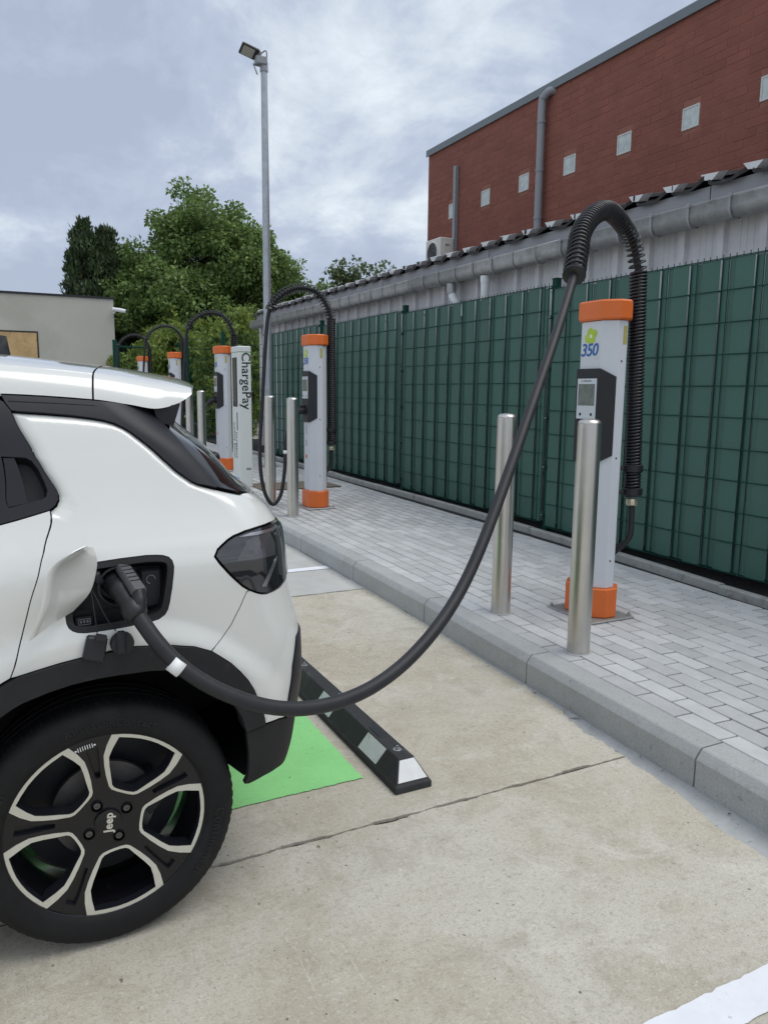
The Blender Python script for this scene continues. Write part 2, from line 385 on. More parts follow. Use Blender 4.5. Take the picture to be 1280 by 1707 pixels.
# ---- concrete slabs of the bays
rnd=random.Random(3)
def wob(y,a=1.0): return a*(0.010*math.sin(y*7.3)+0.007*math.sin(y*17.1+1)+0.005*math.sin(y*41+2)+0.004*math.sin(y*97+1)+0.003*math.sin(y*163))
slab_edge=lerp_tab([(-4,1.80),(1.3,2.075),(1.6,2.085),(1.8,2.115),(2.0,2.135),(2.13,2.155),(2.35,2.178),(2.7,2.225),(3.2,2.262),(4.0,2.292),(4.9,2.298),(5.2,2.298),(8,2.245),(24,2.1)])
def slab(name,y0,y1,m,j0,j1,label,right=None):
    # top sheet with thickness; front/back edges slightly ragged along the joint
    n=90; b=MB(); top=[]
    xs=[-9+ (slab_edge(y0)+9)*i/n for i in range(n+1)]
    xs=sorted(set([-9,-5,-2,-1,0]+[0.3+0.022*i for i in range(92) if 0.3+0.022*i<slab_edge(y0)-0.02]))
    rag=lambda x,k: 0.0030*math.sin(x*23+k)+0.0022*math.sin(x*57+2*k)+0.0016*math.sin(x*131+k)+ (0.006 if math.sin(x*5.3+k*2)>0.93 else 0)
    front=[(x,y0+(rag(x,j0) if j0 else 0)) for x in xs]
    m_=150; rt=[]
    for i in range(m_+1):
        y=y0+(y1-y0)*i/m_; rt.append((slab_edge(y)+wob(y,1.0 if y<3 else 0.25),y))
    xs2=[x for x in xs if x<rt[-1][0]-0.02]
    back=[(x,y1-(rag(x,j1) if j1 else 0)) for x in xs2[::-1]]
    poly=front+rt+back
    z=0.0
    vt=[(x,y,GZ(y)) for x,y in poly]; nb=len(vt)
    vb=[(x,y,GZ(y)-0.03) for x,y in poly]
    b.v=vt+vb; b.f=[(i,(i+1)%nb,nb+(i+1)%nb,nb+i)[::-1] for i in range(nb)]; b.m=[0]*nb
    # top triangulation in strips so that it follows the slope
    tri=geometry.tessellate_polygon([[Vector((p[0],p[1],0)) for p in poly]])
    for t in tri:
        a_,b_,c_=[Vector(poly[i]) for i in t]
        if (b_-a_).cross(c_-a_)<0: t=t[::-1]
        b.f.append(tuple(t)); b.m.append(0)
    o=b.build(name,m); tag(o,label,'concrete slab',kind='structure'); return o
slab('concrete_slab',-6.0,2.127,m_conc,0,1,'beige worn concrete slab in the foreground')
slab('concrete_slab',2.139,3.3,m_conc,2,0,'beige worn concrete slab under the car')
slab('concrete_slab',3.3,4.872,m_conc,0,3,'beige worn concrete slab beside the kerb behind the wheel stop')
slab('concrete_slab',4.892,24.0,m_conc2,4,0,'smooth grey concrete slab beyond the broken joint')
# dark dirt in the joints and the mortar fillet at the kerb foot
b=MB(); b.box(-9,2.16,2.10,2.16,-0.03,-0.010); b.build('joint_filler',m_joint); tag(bpy.data.objects['joint_filler'],'dark dirt in the slab joint','joint',kind='structure')
b=MB(); b.box(-9,2.30,4.84,4.93,-0.03,GZ(4.87)-0.014); o=b.build('joint_filler',m_joint); tag(o,'dark dirt in the broken far slab joint','joint',kind='structure')
b=MB(); n=140
for i in range(n+1):
    y=-4+9.2*i/n
    b.v += [(slab_edge(y)-0.06,y,GZ(y)-0.018),(KX(y)-0.03,y,GZ(y)-0.008+0.002*math.sin(y*31)),(KX(y)+0.02,y,GZ(y)+0.004)]
for i in range(n):
    for k in (0,1): b.f.append((3*i+k,3*i+k+1,3*i+4+k,3*i+3+k)); b.m.append(0)
tag(b.build('mortar_fillet',m_mortar,smooth=True),'crumbling grey mortar along the kerb foot','mortar',kind='structure')
# ---- paint
def sheet(name,poly,m,label,h=0.004):
    b=MB(); 
    b.v=[(x,y,GZ(y)+h) for x,y in poly]; b.f=[tuple(range(len(poly)))]; b.m=[0]
    o=b.build(name,m); tag(o,label,'road marking',kind='structure'); return o
def rag_rect(x0,x1,y0,y1,st=0.02,am=0.003):
    P=[]; r_=random.Random(int(x0*100+y0*77))
    def run(ax,ay,bx,by):
        n=max(2,int(math.hypot(bx-ax,by-ay)/st))
        for i in range(n):
            t=i/n; P.append((ax+(bx-ax)*t+r_.uniform(-am,am),ay+(by-ay)*t+r_.uniform(-am,am)))
    run(x0,y0,x1,y0); run(x1,y0,x1,y1); run(x1,y1,x0,y1); run(x0,y1,x0,y0); return P
sheet('green_bay_paint',rag_rect(-4.2,1.136,2.425,3.29),m_green,'bright green painted bay under the car')
sheet('green_bay_paint',rag_rect(-4.2,1.136,3.292,4.35),m_green,'bright green painted bay on the far side of the car')
sheet('white_line',rag_rect(-4.2,2.04,1.015,1.116),m_wline,'white bay line across the bottom right corner')
sheet('white_line',rag_rect(-4.2,2.285,5.525,5.62,am=0.002),m_wline,'white bay line behind the car near the kerb')
sheet('white_line',rag_rect(-4.2,2.2,9.3,9.4,am=0.002),m_wline,'white bay line hidden in the distance')
# ---- pavement: bedding, pavers, kerb stones, edging stones
pav=thing('pavement','raised pavement of grey block paving along the bays','pavement'); pav['kind']='structure'
b=MB(); n=60
for i in range(n+1):
    y=-5+29*i/n; b.v += [(KX(y)+0.10,y,GZ(y)+TOP-0.020),(EX(y)+0.02,y,GZ(y)+TOP-0.020)]
for i in range(n): b.f.append((2*i,2*i+1,2*i+3,2*i+2)); b.m.append(0)
b.build('bedding',m_bed,pav)
def kslope(y): return math.atan2(KX(y+0.05)-KX(y-0.05),0.1)
PL,PW=0.23,0.10
pm=[]
for k in range(4):
    b=MB(); w_=(PW-0.0074)/2; l_=(PL-0.0088)/2
    b.bbox(-w_,w_,-l_,l_,-0.03,0,0.0028)
    b.f=[f for f in b.f]; me=b.mesh('paver',m_paver); shade_attr(me,[(1,1,1)]*len(me.polygons)); pm.append(me)
cells=[]
rp_=random.Random(11)
row=0
while True:
    off=0.142+0.05+PW*row
    if off>1.83: break
    y=-1.5+(PL/2 if row%2 else 0)+0.02
    while y<22:
        x=KX(y)+off
        if x+0.052<EX(y): cells.append((x,y))
        y+=PL
    row+=1
holes=[]   # posts standing in the paving need no cut-outs: they stand on plates
def seen(x,y):
    p=Vector((x,y,GZ(y)+TOP-CAMH)); d=p.dot(fwd)
    if d<0.3: return None
    u,v_=p.dot(r2)/d*FOC,p.dot(d2)/d*FOC
    return (d if (abs(u)<660 and abs(v_)<880) else None)
vis=[(seen(x,y),x,y) for x,y in cells]
near=sorted([t for t in vis if t[0]],key=lambda t:t[0])[:300]
nearset={(t[1],t[2]) for t in near}
for (d,x,y) in near:
    o=link('paver',rp_.choice(pm),pav,(x,y,GZ(y)+TOP+rp_.uniform(-0.0012,0.0012)),(math.atan(0.016 if y>3.3 else 0)+rp_.uniform(-.004,.004),rp_.uniform(-.006,.006),-kslope(y)+rp_.uniform(-.006,.006)))
b=MB(); sh=[]
for (x,y) in cells:
    if (x,y) in nearset: continue
    w_=(PW-0.0074)/2; l_=(PL-0.0088)/2; k=1+rp_.uniform(-.12,.12); n0=len(b.f)
    z=GZ(y)+TOP+rp_.uniform(-.001,.001); c=0.003; sk=math.tan(-kslope(y))
    vs=[]
    for zz_,ii in ((z-0.020,0),(z,c)):
        for (u,v_) in ((-w_+ii,-l_+ii),(w_-ii,-l_+ii),(w_-ii,l_-ii),(-w_+ii,l_-ii)): vs.append((x+u-sk*v_,y+v_,zz_+0.016*v_*(y>3.3)))
    b.add(vs,[(4,5,6,7),(0,1,5,4),(1,2,6,5),(2,3,7,6),(3,0,4,7)]); sh+=[(k,k,k)]*(len(b.f)-n0)
o=b.build('paver_field',m_paver,pav); shade_attr(o.data,sh); o['kind']='stuff'
# kerb stones
kj=[1.838+1.092*i for i in range(-5,19)]
for y0,y1 in zip(kj[:-1],kj[1:]):
    b=MB(); g=0.004; n=4; ring=[]
    prof=[(0.0,-0.06),(0.0,0.112),(0.006,0.122),(0.026,0.146),(0.034,0.150),(0.139,0.150),(0.139,-0.06)]
    for i in range(n+1):
        y=y0+g+(y1-y0-2*g)*i/n
        for (dx,z) in prof: b.v.append((KX(y)-y*0+dx,y,GZ(y)+z))
    m_=len(prof)
    for i in range(n):
        for k in range(m_-1): b.f.append((i*m_+k,i*m_+k+1,(i+1)*m_+k+1,(i+1)*m_+k)[::-1]); b.m.append(0)
    b.f.append(tuple(range(m_))); b.m.append(0); b.f.append(tuple(range(n*m_,(n+1)*m_))[::-1]); b.m.append(0)
    b.build('kerb_stone',m_kerb,pav,angle=18)
# edging stones along the fence foot
ej=[2.35-1.07*2+1.07*i for i in range(0,15)]
for y0,y1 in zip(ej[:-1],ej[1:]):
    b=MB(); g=0.003; prof=[(0.0,0.08),(0.0,0.183),(0.006,0.190),(0.054,0.190),(0.06,0.184),(0.06,0.08)]; m_=len(prof); n=3
    jt=rp_.uniform(-.004,.004)
    for i in range(n+1):
        y=y0+g+(y1-y0-2*g)*i/n
        for (dx,z) in prof: b.v.append((EX(y)+dx+jt,y,GZ(y)+z+jt*0.6))
    for i in range(n):
        for k in range(m_-1): b.f.append((i*m_+k,i*m_+k+1,(i+1)*m_+k+1,(i+1)*m_+k)[::-1]); b.m.append(0)
    b.f.append(tuple(range(m_))); b.m.append(0); b.f.append(tuple(range(n*m_,(n+1)*m_))[::-1]); b.m.append(0)
    b.build('edging_stone',m_edge,pav,angle=30)
b=MB(); n=80; r_=random.Random(5)
nx=8
for i in range(n*2+1):
    y=-2+26*i/(2*n)
    for k in range(nx+1):
        x=EX(y)+0.05+(5.2-EX(y)-0.05)*k/nx; b.v.append((x,y,GZ(y)+0.125+r_.uniform(-.015,.025)))
for i in range(n*2):
    for k in range(nx): a=i*(nx+1)+k; b.f.append((a,a+1,a+nx+2,a+nx+1)); b.m.append(0)
tag(b.build('soil_strip',m_soil,smooth=True),'strip of dark soil under the fence','soil',kind='structure')
b=MB(); r_=random.Random(8)
for i in range(260):
    y=r_.uniform(2.2,10); x=EX(y)+r_.uniform(0.065,0.32); s_=r_.uniform(.006,.018); z=GZ(y)+0.135
    p=[Vector((r_.uniform(-1,1),r_.uniform(-1,1),r_.uniform(-.6,.9))).normalized()*s_ for _ in range(4)]
    b.add([(x+q_.x,y+q_.y,z+q_.z) for q_ in p],[(0,1,2),(0,3,1),(1,3,2),(0,2,3)])
o=b.build('soil_clods',m_soil); tag(o,'dark crumbs of soil and bark along the fence foot','soil',kind='stuff')

# ================================================================== FENCE WITH PLASTIC STRIPS
FX=4.45; PITCHW=0.0535; HP=0.213
fence=thing('strip_fence','tall green mesh fence woven with dark green plastic strips','fence',(FX,0,0))
fposts=[0.10,2.83,5.60,8.46,11.19,13.95]
def fz(y): return GZ(y)*0.72+0.215
wm={}
def strip_mesh(w_,h,bul,key):
    if key in wm: return wm[key]
    b=MB(); n=8
    for z in (0,h):
        for i in range(n+1):
            t=-1+2*i/n; b.v.append((-bul*(1-t*t),t*w_/2,z))
    for i in range(n): b.f.append((i,n+1+i,n+2+i,i+1)); b.m.append(0)
    me=b.mesh('strip',m_strip,smooth=True); wm[key]=me; return me
def tube_line(b,p,q,r,n=6): b.tube([p,q],r,n,caps=False)
for pi_,(y0,y1) in enumerate(zip(fposts[:-1],fposts[1:])):
    ya,yb=y0+0.045,y1-0.045; zb=fz((ya+yb)/2); nrow=10; H=HP*nrow
    b=MB(); nw=int(round((yb-ya)/PITCHW)); pw=(yb-ya)/nw
    for i in range(nw+1):
        y=ya+i*pw; tube_line(b,(0,y,zb-0.005),(0,y,zb+H+0.028),0.0028)
    for k in range(nrow+1):
        z=zb+k*HP; tube_line(b,(-0.0245,ya-0.004,z),(-0.0245,yb+0.004,z),0.0036)
        tube_line(b,(0.0150,ya-0.004,z),(0.0150,yb+0.004,z),0.0034)
    wp=b.build('wire_panel',m_wire,fence)
    ph=2; i=ph
    def put(yc,w_,x,bul,key):
        link('strip',strip_mesh(w_,H-0.012,bul,key),wp,(x+rp_.uniform(-.002,.002),yc+rp_.uniform(-.002,.002),zb+0.006+rp_.uniform(-.006,.004)),(0,0,rp_.uniform(-.02,.02)))
    while i<=nw:
        if i+3<=nw:
            put(ya+(i+1.5)*pw,3*pw-0.010,-0.013,0.006,'w%d'%(pi_))
        if i-2>=0:
            put(ya+(i-1.5)*pw-0.006,pw+0.0095,0.0085,0.0015,'n%d'%(pi_)); put(ya+(i-0.5)*pw+0.006,pw+0.0095,0.0085,0.0015,'n%d'%(pi_))
        i+=5
for y in fposts:
    b=MB(); zb=fz(y)-0.25; zt=fz(y)+10*HP+0.075
    b.bbox(0.022,0.082,y-0.03,y+0.03,zb,zt,0.004)
    p=b.build('post',m_wire,fence)
    b=MB(); b.bbox(0.018,0.086,y-0.034,y+0.034,zt+0.001,zt+0.012,0.003); b.build('post_cap',m_wire,p)
    for k in (0.4,2.5,4.6,6.7,8.8,10.02):
        z=fz(y)+k*HP; b=MB(); b.bbox(-0.016,0.022,y-0.030,y+0.030,z-0.012,z+0.014,0.003); 
        c=b.build('clip',m_wire,p); b=MB(); b.cyl((-0.020,y,z),(-0.016,y,z),0.008,8)
        b.build('clip_bolt',m_bolt,p)

# ================================================================== SHED BEHIND THE FENCE
shed=thing('metal_shed','long low shed clad in grey ribbed sheet behind the green fence','shed',(4.85,0,0))
CX0=4.85; SY0,SY1=-1.0,15.3; ZG=2.66
b=MB(); rib=0.36; ys=[]; y=SY0
prof=[]
while y<SY1:
    prof+= [(y,0.0),(y+0.055,-0.0),(y+0.066,-0.042),(y+0.124,-0.042),(y+0.135,0.0)]
    for k in (0.195,0.255,0.31): prof+= [(y+k-0.004,0.0),(y+k,0.005),(y+k+0.004,0.0)]
    y+=rib
for z in (0.1,2.75):
    for (yy,d) in prof: b.v.append((d,yy,z))
n=len(prof)
for i in range(n-1): b.f.append((i,n+i,n+i+1,i+1)); b.m.append(0)
b.build('sheet_wall',m_clad,shed)
b=MB(); b.box(0.02,2.2,SY1-0.06,SY1,0.1,3.0); b.build('end_wall',m_clad,shed)
b=MB(); b.box(0.03,0.06,SY0,SY1,0.1,2.75); b.build('inner_wall',m_dark,shed)
for i in range(46):
    y=SY0+0.095+rib*i+0.16
    b=MB(); z=2.415
    b.lathe([(0.0,-0.012),(0.009,-0.010),(0.010,-0.004),(0.016,-0.003),(0.016,0.0)],8,(0,y,z),'x'); b.build('sheet_screw',m_bolt,shed,smooth=True)
# fascia boards, gutter, brackets
FXF=-0.10
for y0,y1 in ((-1.0,1.4),(1.4,4.2),(4.2,7.05),(7.05,9.6),(9.6,12.3),(12.3,15.35)):
    b=MB(); b.prism([(FXF,2.765),(FXF+0.012,2.765),(FXF+0.012,2.915),(FXF,2.915)],1,y0+0.006,y1-0.006) if False else b.box(FXF,FXF+0.015,y0+0.005,y1-0.005,2.70,2.955)
    b.build('fascia_board',m_zinc,shed)
gp=[(-0.105,2.80)]+[(-0.165+0.062*math.cos(a),2.735+0.062*math.sin(a)) for a in [math.radians(t) for t in range(0,-181,-15)]]
gp=[(-0.108,2.82),(-0.108,2.742)]+[(-0.172+0.064*math.cos(math.radians(t)),2.742+0.074*math.sin(math.radians(t))) for t in range(-10,-181,-14)]+[(-0.236,2.80),(-0.243,2.812),(-0.236,2.819),(-0.229,2.812)]
gut=None
for (y0,y1,dz) in ((-1.0,5.72,0.0),(5.72,8.55,0.004),(8.55,15.4,0.0)):
    b=MB()
    for y in (y0,y1):
        for (x,z) in gp: b.v.append((x,y,z+dz))
    n=len(gp)
    for i in range(n-1): b.f.append((i,i+1,n+i+1,n+i)); b.m.append(0)
    o=b.build('gutter',m_gutter,shed,angle=40)
    sm=o.modifiers.new('t','SOLIDIFY'); sm.thickness=0.003
y=-0.8; 
while y<15.3:
    b=MB(); P=[(x*1.0+(-0.004 if x<-0.17 else 0.0),y,z-0.004 if z<2.75 else z) for x,z in gp[1:]]
    m_=len(P)
    for dy in (-0.011,0.011):
        for (x,_,z) in P:
            nx_=x-(-0.172); nz_=z-2.75; L_=math.hypot(nx_,nz_) or 1; b.v.append((x+nx_/L_*0.006,y+dy,z+nz_/L_*0.006))
    for i in range(m_-1): b.f.append((i,i+1,m_+i+1,m_+i)); b.m.append(0)
    b.box(-0.25,-0.225,y-0.013,y+0.013,2.80,2.829); b.box(-0.23,-0.10,y-0.006,y+0.006,2.822,2.826)
    b.build('gutter_bracket',m_zinc,shed,angle=40); y+=0.362
# roof tiles: each laps over the next, white piece for the sky reflected on its roll, dark broken lower edge
m_y=-0.9+0.06
tile_w=0.362; k=0
y=-0.92
rt_=random.Random(4)
while y<15.3:
    b=MB(); b.cm=0; L_=tile_w+0.03; dz=rt_.uniform(-.006,.006)
    # cross profile along Y: pan then a raised roll; eave end ragged
    P=[(0.0,0.035),(0.03,0.010),(0.10,0.0),(0.20,0.004),(0.27,0.030),(0.31,0.060),(0.345,0.070),(0.385,0.066),(0.392,0.040)]
    npf=len(P)
    jag=[rt_.uniform(-.018,.018) for _ in P]
    for (x,up) in ((-0.145,0.0),(0.30,0.10),(1.1,0.30)):
        for q_,(py_,pz) in enumerate(P): b.v.append((x+(jag[q_] if x<0 else 0),y+L_-py_*1.0,2.957+dz+pz+up+(-0.0)))
    for q_,(py_,pz) in enumerate(P): b.v.append((-0.145+jag[q_],y+L_-py_,2.935+dz+pz*0.75))
    for i in range(2):
        for q_ in range(npf-1): b.f.append((i*npf+q_,i*npf+q_+1,(i+1)*npf+q_+1,(i+1)*npf+q_)); b.m.append(0)
    for q_ in range(npf-1): b.f.append((3*npf+q_,3*npf+q_+1,q_+1,q_)); b.m.append(0)
    # sky reflection on the roll, put in as a white piece
    e0=[(-0.14+0.0,y+L_-0.392,2.955+dz),(-0.14,y+L_-0.392,3.022+dz),(0.9,y+L_-0.392,3.24+dz),(0.9,y+L_-0.392,3.15+dz)]
    o=b.build('roof_tile',[m_tiled,m_tileglint],shed,angle=50)
    b=MB(); c_=y+L_-0.36
    b.add([(-0.150,c_-0.085,3.020+dz),(-0.150,c_+0.075,3.032+dz),(-0.150,c_+0.035,2.985+dz),(-0.150,c_-0.030,2.975+dz),(-0.05,c_-0.085,3.045+dz),(-0.05,c_+0.075,3.057+dz),(-0.05,c_+0.035,3.0+dz),(-0.05,c_-0.03,2.99+dz)],
          [(0,1,2,3)[::-1],(4,5,6,7),(0,4,5,1)[::-1],(1,5,6,2)[::-1],(2,6,7,3)[::-1],(3,7,4,0)[::-1]])
    b.build('tile_sky_glint',m_tileglint,o)
    y+=tile_w
b=MB(); b.add([(-0.09,SY0,2.95),(2.3,SY0,3.62),(2.3,SY1,3.62),(-0.09,SY1,2.95)],[(0,1,2,3)]); b.build('roof_underlay',m_dark,shed)
# white downpipes under the gutter
def pipe(name,pts,r,m,parent,n=16): b=MB(); b.tube(bez(pts,6) if len(pts)>2 else pts,r,n); return b.build(name,m,parent,angle=50)
b=MB(); b.lathe([(0.046,2.36),(0.046,2.60),(0.052,2.60),(0.052,2.67)],18,(-0.165,7.02,0),'z'); b.build('downpipe',m_wpipe,shed,angle=40)
b=MB(); b.tube([(-0.165,7.70,2.67),(-0.165,7.70,2.57),(-0.16,7.66,2.50),(-0.14,7.56,2.38),(-0.13,7.50,2.28)],0.048,18); b.build('downpipe',m_wpipe,shed,angle=50)
b=MB(); b.lathe([(0.056,2.55),(0.056,2.66),(0.05,2.67)],18,(-0.165,7.70,0),'z'); b.build('pipe_collar',m_gutter,shed,angle=40)

# ================================================================== BRICK WAREHOUSE
WX=7.2; WY1=12.73; WZ=5.70
wh=thing('brick_warehouse','tall red brick warehouse with small square glass block windows','building',(WX,0,0))
BY0=-2.0
b=MB(); b.box(0.0035,8.0,BY0,WY1-0.004,0.0,WZ-0.02); b.build('wall_core',m_mort,wh)
CH,BL=0.0905,0.30
glass_y=[11.858,10.845,9.827,8.796,7.76,6.718,5.70,4.68,3.66]
GS=0.24; GZ0=4.435
bm_=[]
for k in range(3):
    b=MB(); w_=BL-0.009; h=CH-0.008
    c=0.002
    b.add([(0.012,-w_/2,-h/2),(0.012,w_/2,-h/2),(0.012,w_/2,h/2),(0.012,-w_/2,h/2),(0,-w_/2+c,-h/2+c),(0,w_/2-c,-h/2+c),(0,w_/2-c,h/2-c),(0,-w_/2+c,h/2-c)],
          [(4,7,6,5),(0,4,5,1),(1,5,6,2),(2,6,7,3),(3,7,4,0)])
    me=b.mesh('brick',m_brick); shade_attr(me,[(1,1,1)]*len(me.polygons)); bm_.append(me)
bl=[]
nz=int(WZ/CH)
for r_i in range(nz):
    z=WZ-0.045-CH/2-r_i*CH
    if z<2.6: break
    y=WY1-BL/2-(BL/2 if r_i%2 else 0)
    if r_i%2: bl.append((WY1-BL/4-0.003,z,0.5))
    while y>BY0:
        bl.append((y,z,1.0)); y-=BL
def clash(y,z,f):
    for gy in glass_y:
        if abs(y-gy)<GS/2+BL*f/2-0.006 and (GZ0-CH/2+0.004)<z<(GZ0+GS+CH/2-0.004): return True
    return False
def pieces(y,z,f):
    # cut a brick around a glass block
    for gy in glass_y:
        if abs(y-gy)<GS/2+BL*f/2-0.006 and (GZ0-CH/2+0.004)<z<(GZ0+GS+CH/2-0.004):
            o=[]; a,c=y-BL*f/2,y+BL*f/2
            if a<gy-GS/2-0.02: o.append(((a+gy-GS/2)/2,z,(gy-GS/2-a)/BL))
            if c>gy+GS/2+0.02: o.append(((c+gy+GS/2)/2,z,(c-gy-GS/2)/BL))
            return o
    return [(y,z,f)]
bl=[p for q_ in bl for p in pieces(*q_)]
def vis_w(y,z):
    p=Vector((WX,y,z-CAMH)); d=p.dot(fwd)
    if d<0.3: return None
    u,v_=p.dot(r2)/d*FOC,p.dot(d2)/d*FOC
    if abs(u)>650 or abs(v_)>860: return None
    # hidden behind the shed roof edge?
    zr=CAMH+(2.98-CAMH)*WX/4.72
    if z<zr-0.1: return None
    return d
lst=sorted([(vis_w(y,z),y,z,f) for y,z,f in bl if vis_w(y,z)])[:300]
ns={(t[1],t[2]) for t in lst}
rb=random.Random(21)
for d,y,z,f in lst:
    link('brick',rb.choice(bm_),wh,(rb.uniform(-.0015,.0015),y,z),(0,0,0),(1,f,1))
b=MB(); sh=[]
for (y,z,f) in bl:
    if (y,z) in ns: continue
    w_=BL*f-0.009; h=CH-0.008; c=0.002; k=1+rb.uniform(-.06,.06); dx=rb.uniform(-.0015,.0015)
    b.add([(0.012,y-w_/2,z-h/2),(0.012,y+w_/2,z-h/2),(0.012,y+w_/2,z+h/2),(0.012,y-w_/2,z+h/2),(dx,y-w_/2+c,z-h/2+c),(dx,y+w_/2-c,z-h/2+c),(dx,y+w_/2-c,z+h/2-c),(dx,y-w_/2+c,z+h/2-c)],
          [(4,7,6,5),(0,4,5,1),(1,5,6,2),(2,6,7,3),(3,7,4,0)]); sh+=[(k,k,k)]*5
o=b.build('brickwork',m_brick,wh); shade_attr(o.data,sh); o['kind']='stuff'
b=MB(); b.box(-0.035,0.30,BY0,WY1+0.03,WZ-0.012,WZ+0.058); b.box(-0.035,-0.02,BY0,WY1+0.03,WZ-0.05,WZ-0.012); b.build('coping',m_coping,wh)
# glass blocks
for gy in glass_y:
    f=link('window',None,wh) if False else None
    b=MB(); t=0.018; y0,y1,z0,z1=gy-GS/2,gy+GS/2,GZ0,GZ0+GS
    b.box(-0.007,0.03,y0,y1,z0,z0+t); b.box(-0.007,0.03,y0,y1,z1-t,z1); b.box(-0.007,0.03,y0,y0+t,z0+t,z1-t); b.box(-0.007,0.03,y1-t,y1,z0+t,z1-t)
    fr=b.build('window',m_gframe,wh)
    b=MB(); n=9
    # wavy pressed glass: chevron ripples
    N=14; yy0,yy1,zz0,zz1=y0+t,y1-t,z0+t,z1-t
    for i in range(N+1):
        for j in range(N+1):
            u=i/N; v_=j/N; ri=0.004*math.sin((v_*7+abs(u-0.5)*5)*2*math.pi*0.8+gy)
            b.v.append((-0.0015+ri*0.6,yy0+(yy1-yy0)*u,zz0+(zz1-zz0)*v_))
    for i in range(N):
        for j in range(N): a=i*(N+1)+j; b.f.append((a,a+1,a+N+2,a+N+1)); b.m.append(0)
    b.build('pane',m_gblock,fr,smooth=True)
# downpipes on the brick wall
b=MB(); b.tube(bez([(0.02,9.20,WZ-0.06),(-0.05,9.24,WZ-0.07),(-0.085,9.31,WZ-0.13),(-0.09,9.345,WZ-0.22),(-0.09,9.345,4.75),(-0.09,9.345,3.0)],8),0.055,16); dp=b.build('downpipe',m_gpipe,wh,angle=50)
for z in (5.25,4.60,3.95):
    b=MB(); b.lathe([(0.061,-0.02),(0.063,0),(0.061,0.02)],16,(-0.09,9.345,z),'z'); b.build('pipe_joint',m_gpipe,dp,smooth=True)
b=MB(); b.bbox(-0.075,-0.003,11.67,11.74,3.2,5.245,0.006); b.build('cable_duct',m_gpipe,wh)
# air conditioner outdoor unit on the shed roof beside the brick wall
ac=thing('air_conditioner','cream air conditioner with a round dark fan grille beside the brick wall','air conditioner',(6.85,11.66,3.62))
b=MB(); b.bbox(0,0.27,0,0.50,0,0.44,0.015); b.build('casing',m_acw,ac)
b=MB(); b.lathe([(0.165,-0.006),(0.185,-0.009),(0.192,0.001)],32,(0,0.27,0.215),'x'); b.build('fan_ring',m_acw,ac,smooth=True)
b=MB(); b.lathe([(0.0,-0.004),(0.167,-0.004)],32,(0,0.27,0.215),'x')
g_=b.build('fan_grille',m_dark,ac)
b=MB()
for rr in (0.03,0.06,0.09,0.12,0.15): b.tube([(-0.008,0.27+rr*math.cos(a),0.215+rr*math.sin(a)) for a in [2*math.pi*i/28 for i in range(28)]],0.0025,5,closed=True)
b.build('grille_rings',m_gpipe,g_,smooth=True)
b=MB(); b.bbox(0.06,0.20,-0.014,-0.001,0.10,0.36,0.004); b.build('side_cover',m_acw,ac)
b=MB(); b.bbox(0.09,0.17,-0.018,-0.0145,0.30,0.33,0.001); b.build('cover_grip',m_gpipe,ac)
for s_ in (0.08,0.42):
    b=MB(); b.box(0.0,0.30,s_-0.02,s_+0.02,-0.09,-0.001); b.build('foot_rail',m_plate,ac)
b=MB(); b.tube(bez([(0.15,-0.005,0.06),(0.16,-0.06,0.03),(0.22,-0.10,-0.03),(0.30,-0.14,-0.08)],5),0.014,8); b.build('pipework',m_gpipe,ac,smooth=True)
# ================================================================== BOLLARDS
def bollard(x,y,label):
    t=thing('bollard',label,'bollard',(x,y,GZ(y)+TOP),0,'steel bollards along the kerb')
    b=MB(); b.lathe([(0.0565,0.0),(0.0565,1.135),(0.0555,1.150)],28); b.build('tube',m_steel,t,angle=30)
    b=MB(); b.lathe([(0.0560,1.151),(0.053,1.160),(0.042,1.168),(0.022,1.1725),(0.0,1.174)],28); b.build('domed_cap',m_steel,t,smooth=True)
    b=MB(); b.lathe([(0.066,0.0005),(0.064,0.004),(0.0568,0.005)],28); b.build('mortar_ring',m_mortar,t,smooth=True)
    return t
bollard(2.536,2.863,'nearest steel bollard, standing in front of the closest charging post')
bollard(2.577,3.596,'steel bollard behind the black cable left of the closest charging post')
bollard(2.533,7.078,'steel bollard just left of the charging post marked 5')
bollard(2.548,7.822,'steel bollard beside the hanging cable loop, under the lamp post')
bollard(2.50,10.72,'steel bollard seen over the car roof beside the third charging post')
bollard(2.49,11.42,'steel bollard directly left of the third charging post, behind the spoiler')
bollard(2.44,14.1,'steel bollard of the fourth charging post, mostly hidden by the car')
bollard(2.44,14.85,'farther steel bollard of the fourth charging post, mostly hidden by the car')

# ================================================================== CHARGING POSTS
POLY=[(-0.075,-0.082),(-0.011,-0.146),(0.048,-0.146),(0.115,-0.080),(0.115,0.080),(0.048,0.146),(-0.011,0.146),(-0.075,0.082)]
def grow(p,d):
    # offset polygon outward by about d
    n=len(p); o=[]
    for i in range(n):
        a,b,c=Vector(p[i-1]),Vector(p[i]),Vector(p[(i+1)%n])
        e1=(b-a).normalized(); e2=(c-b).normalized(); n1=Vector((e1.y,-e1.x)); n2=Vector((e2.y,-e2.x)); m=(n1+n2).normalized()
        o.append(tuple(b+m*d/max(0.3,m.dot(n1))))
    return o
def ring_prism(b,poly,z0,z1,bev=0.006):
    n=len(poly); sm=grow(poly,-bev); vs=[]
    for P,z in ((sm,z0),(poly,z0+bev),(poly,z1-bev),(sm,z1)): vs+=[(x,y,z) for x,y in P]
    fs=[tuple(range(n))[::-1],tuple(range(3*n,4*n))]
    for k in range(3): fs+=[(k*n+i,k*n+(i+1)%n,(k+1)*n+(i+1)%n,(k+1)*n+i) for i in range(n)]
    b.add(vs,fs)
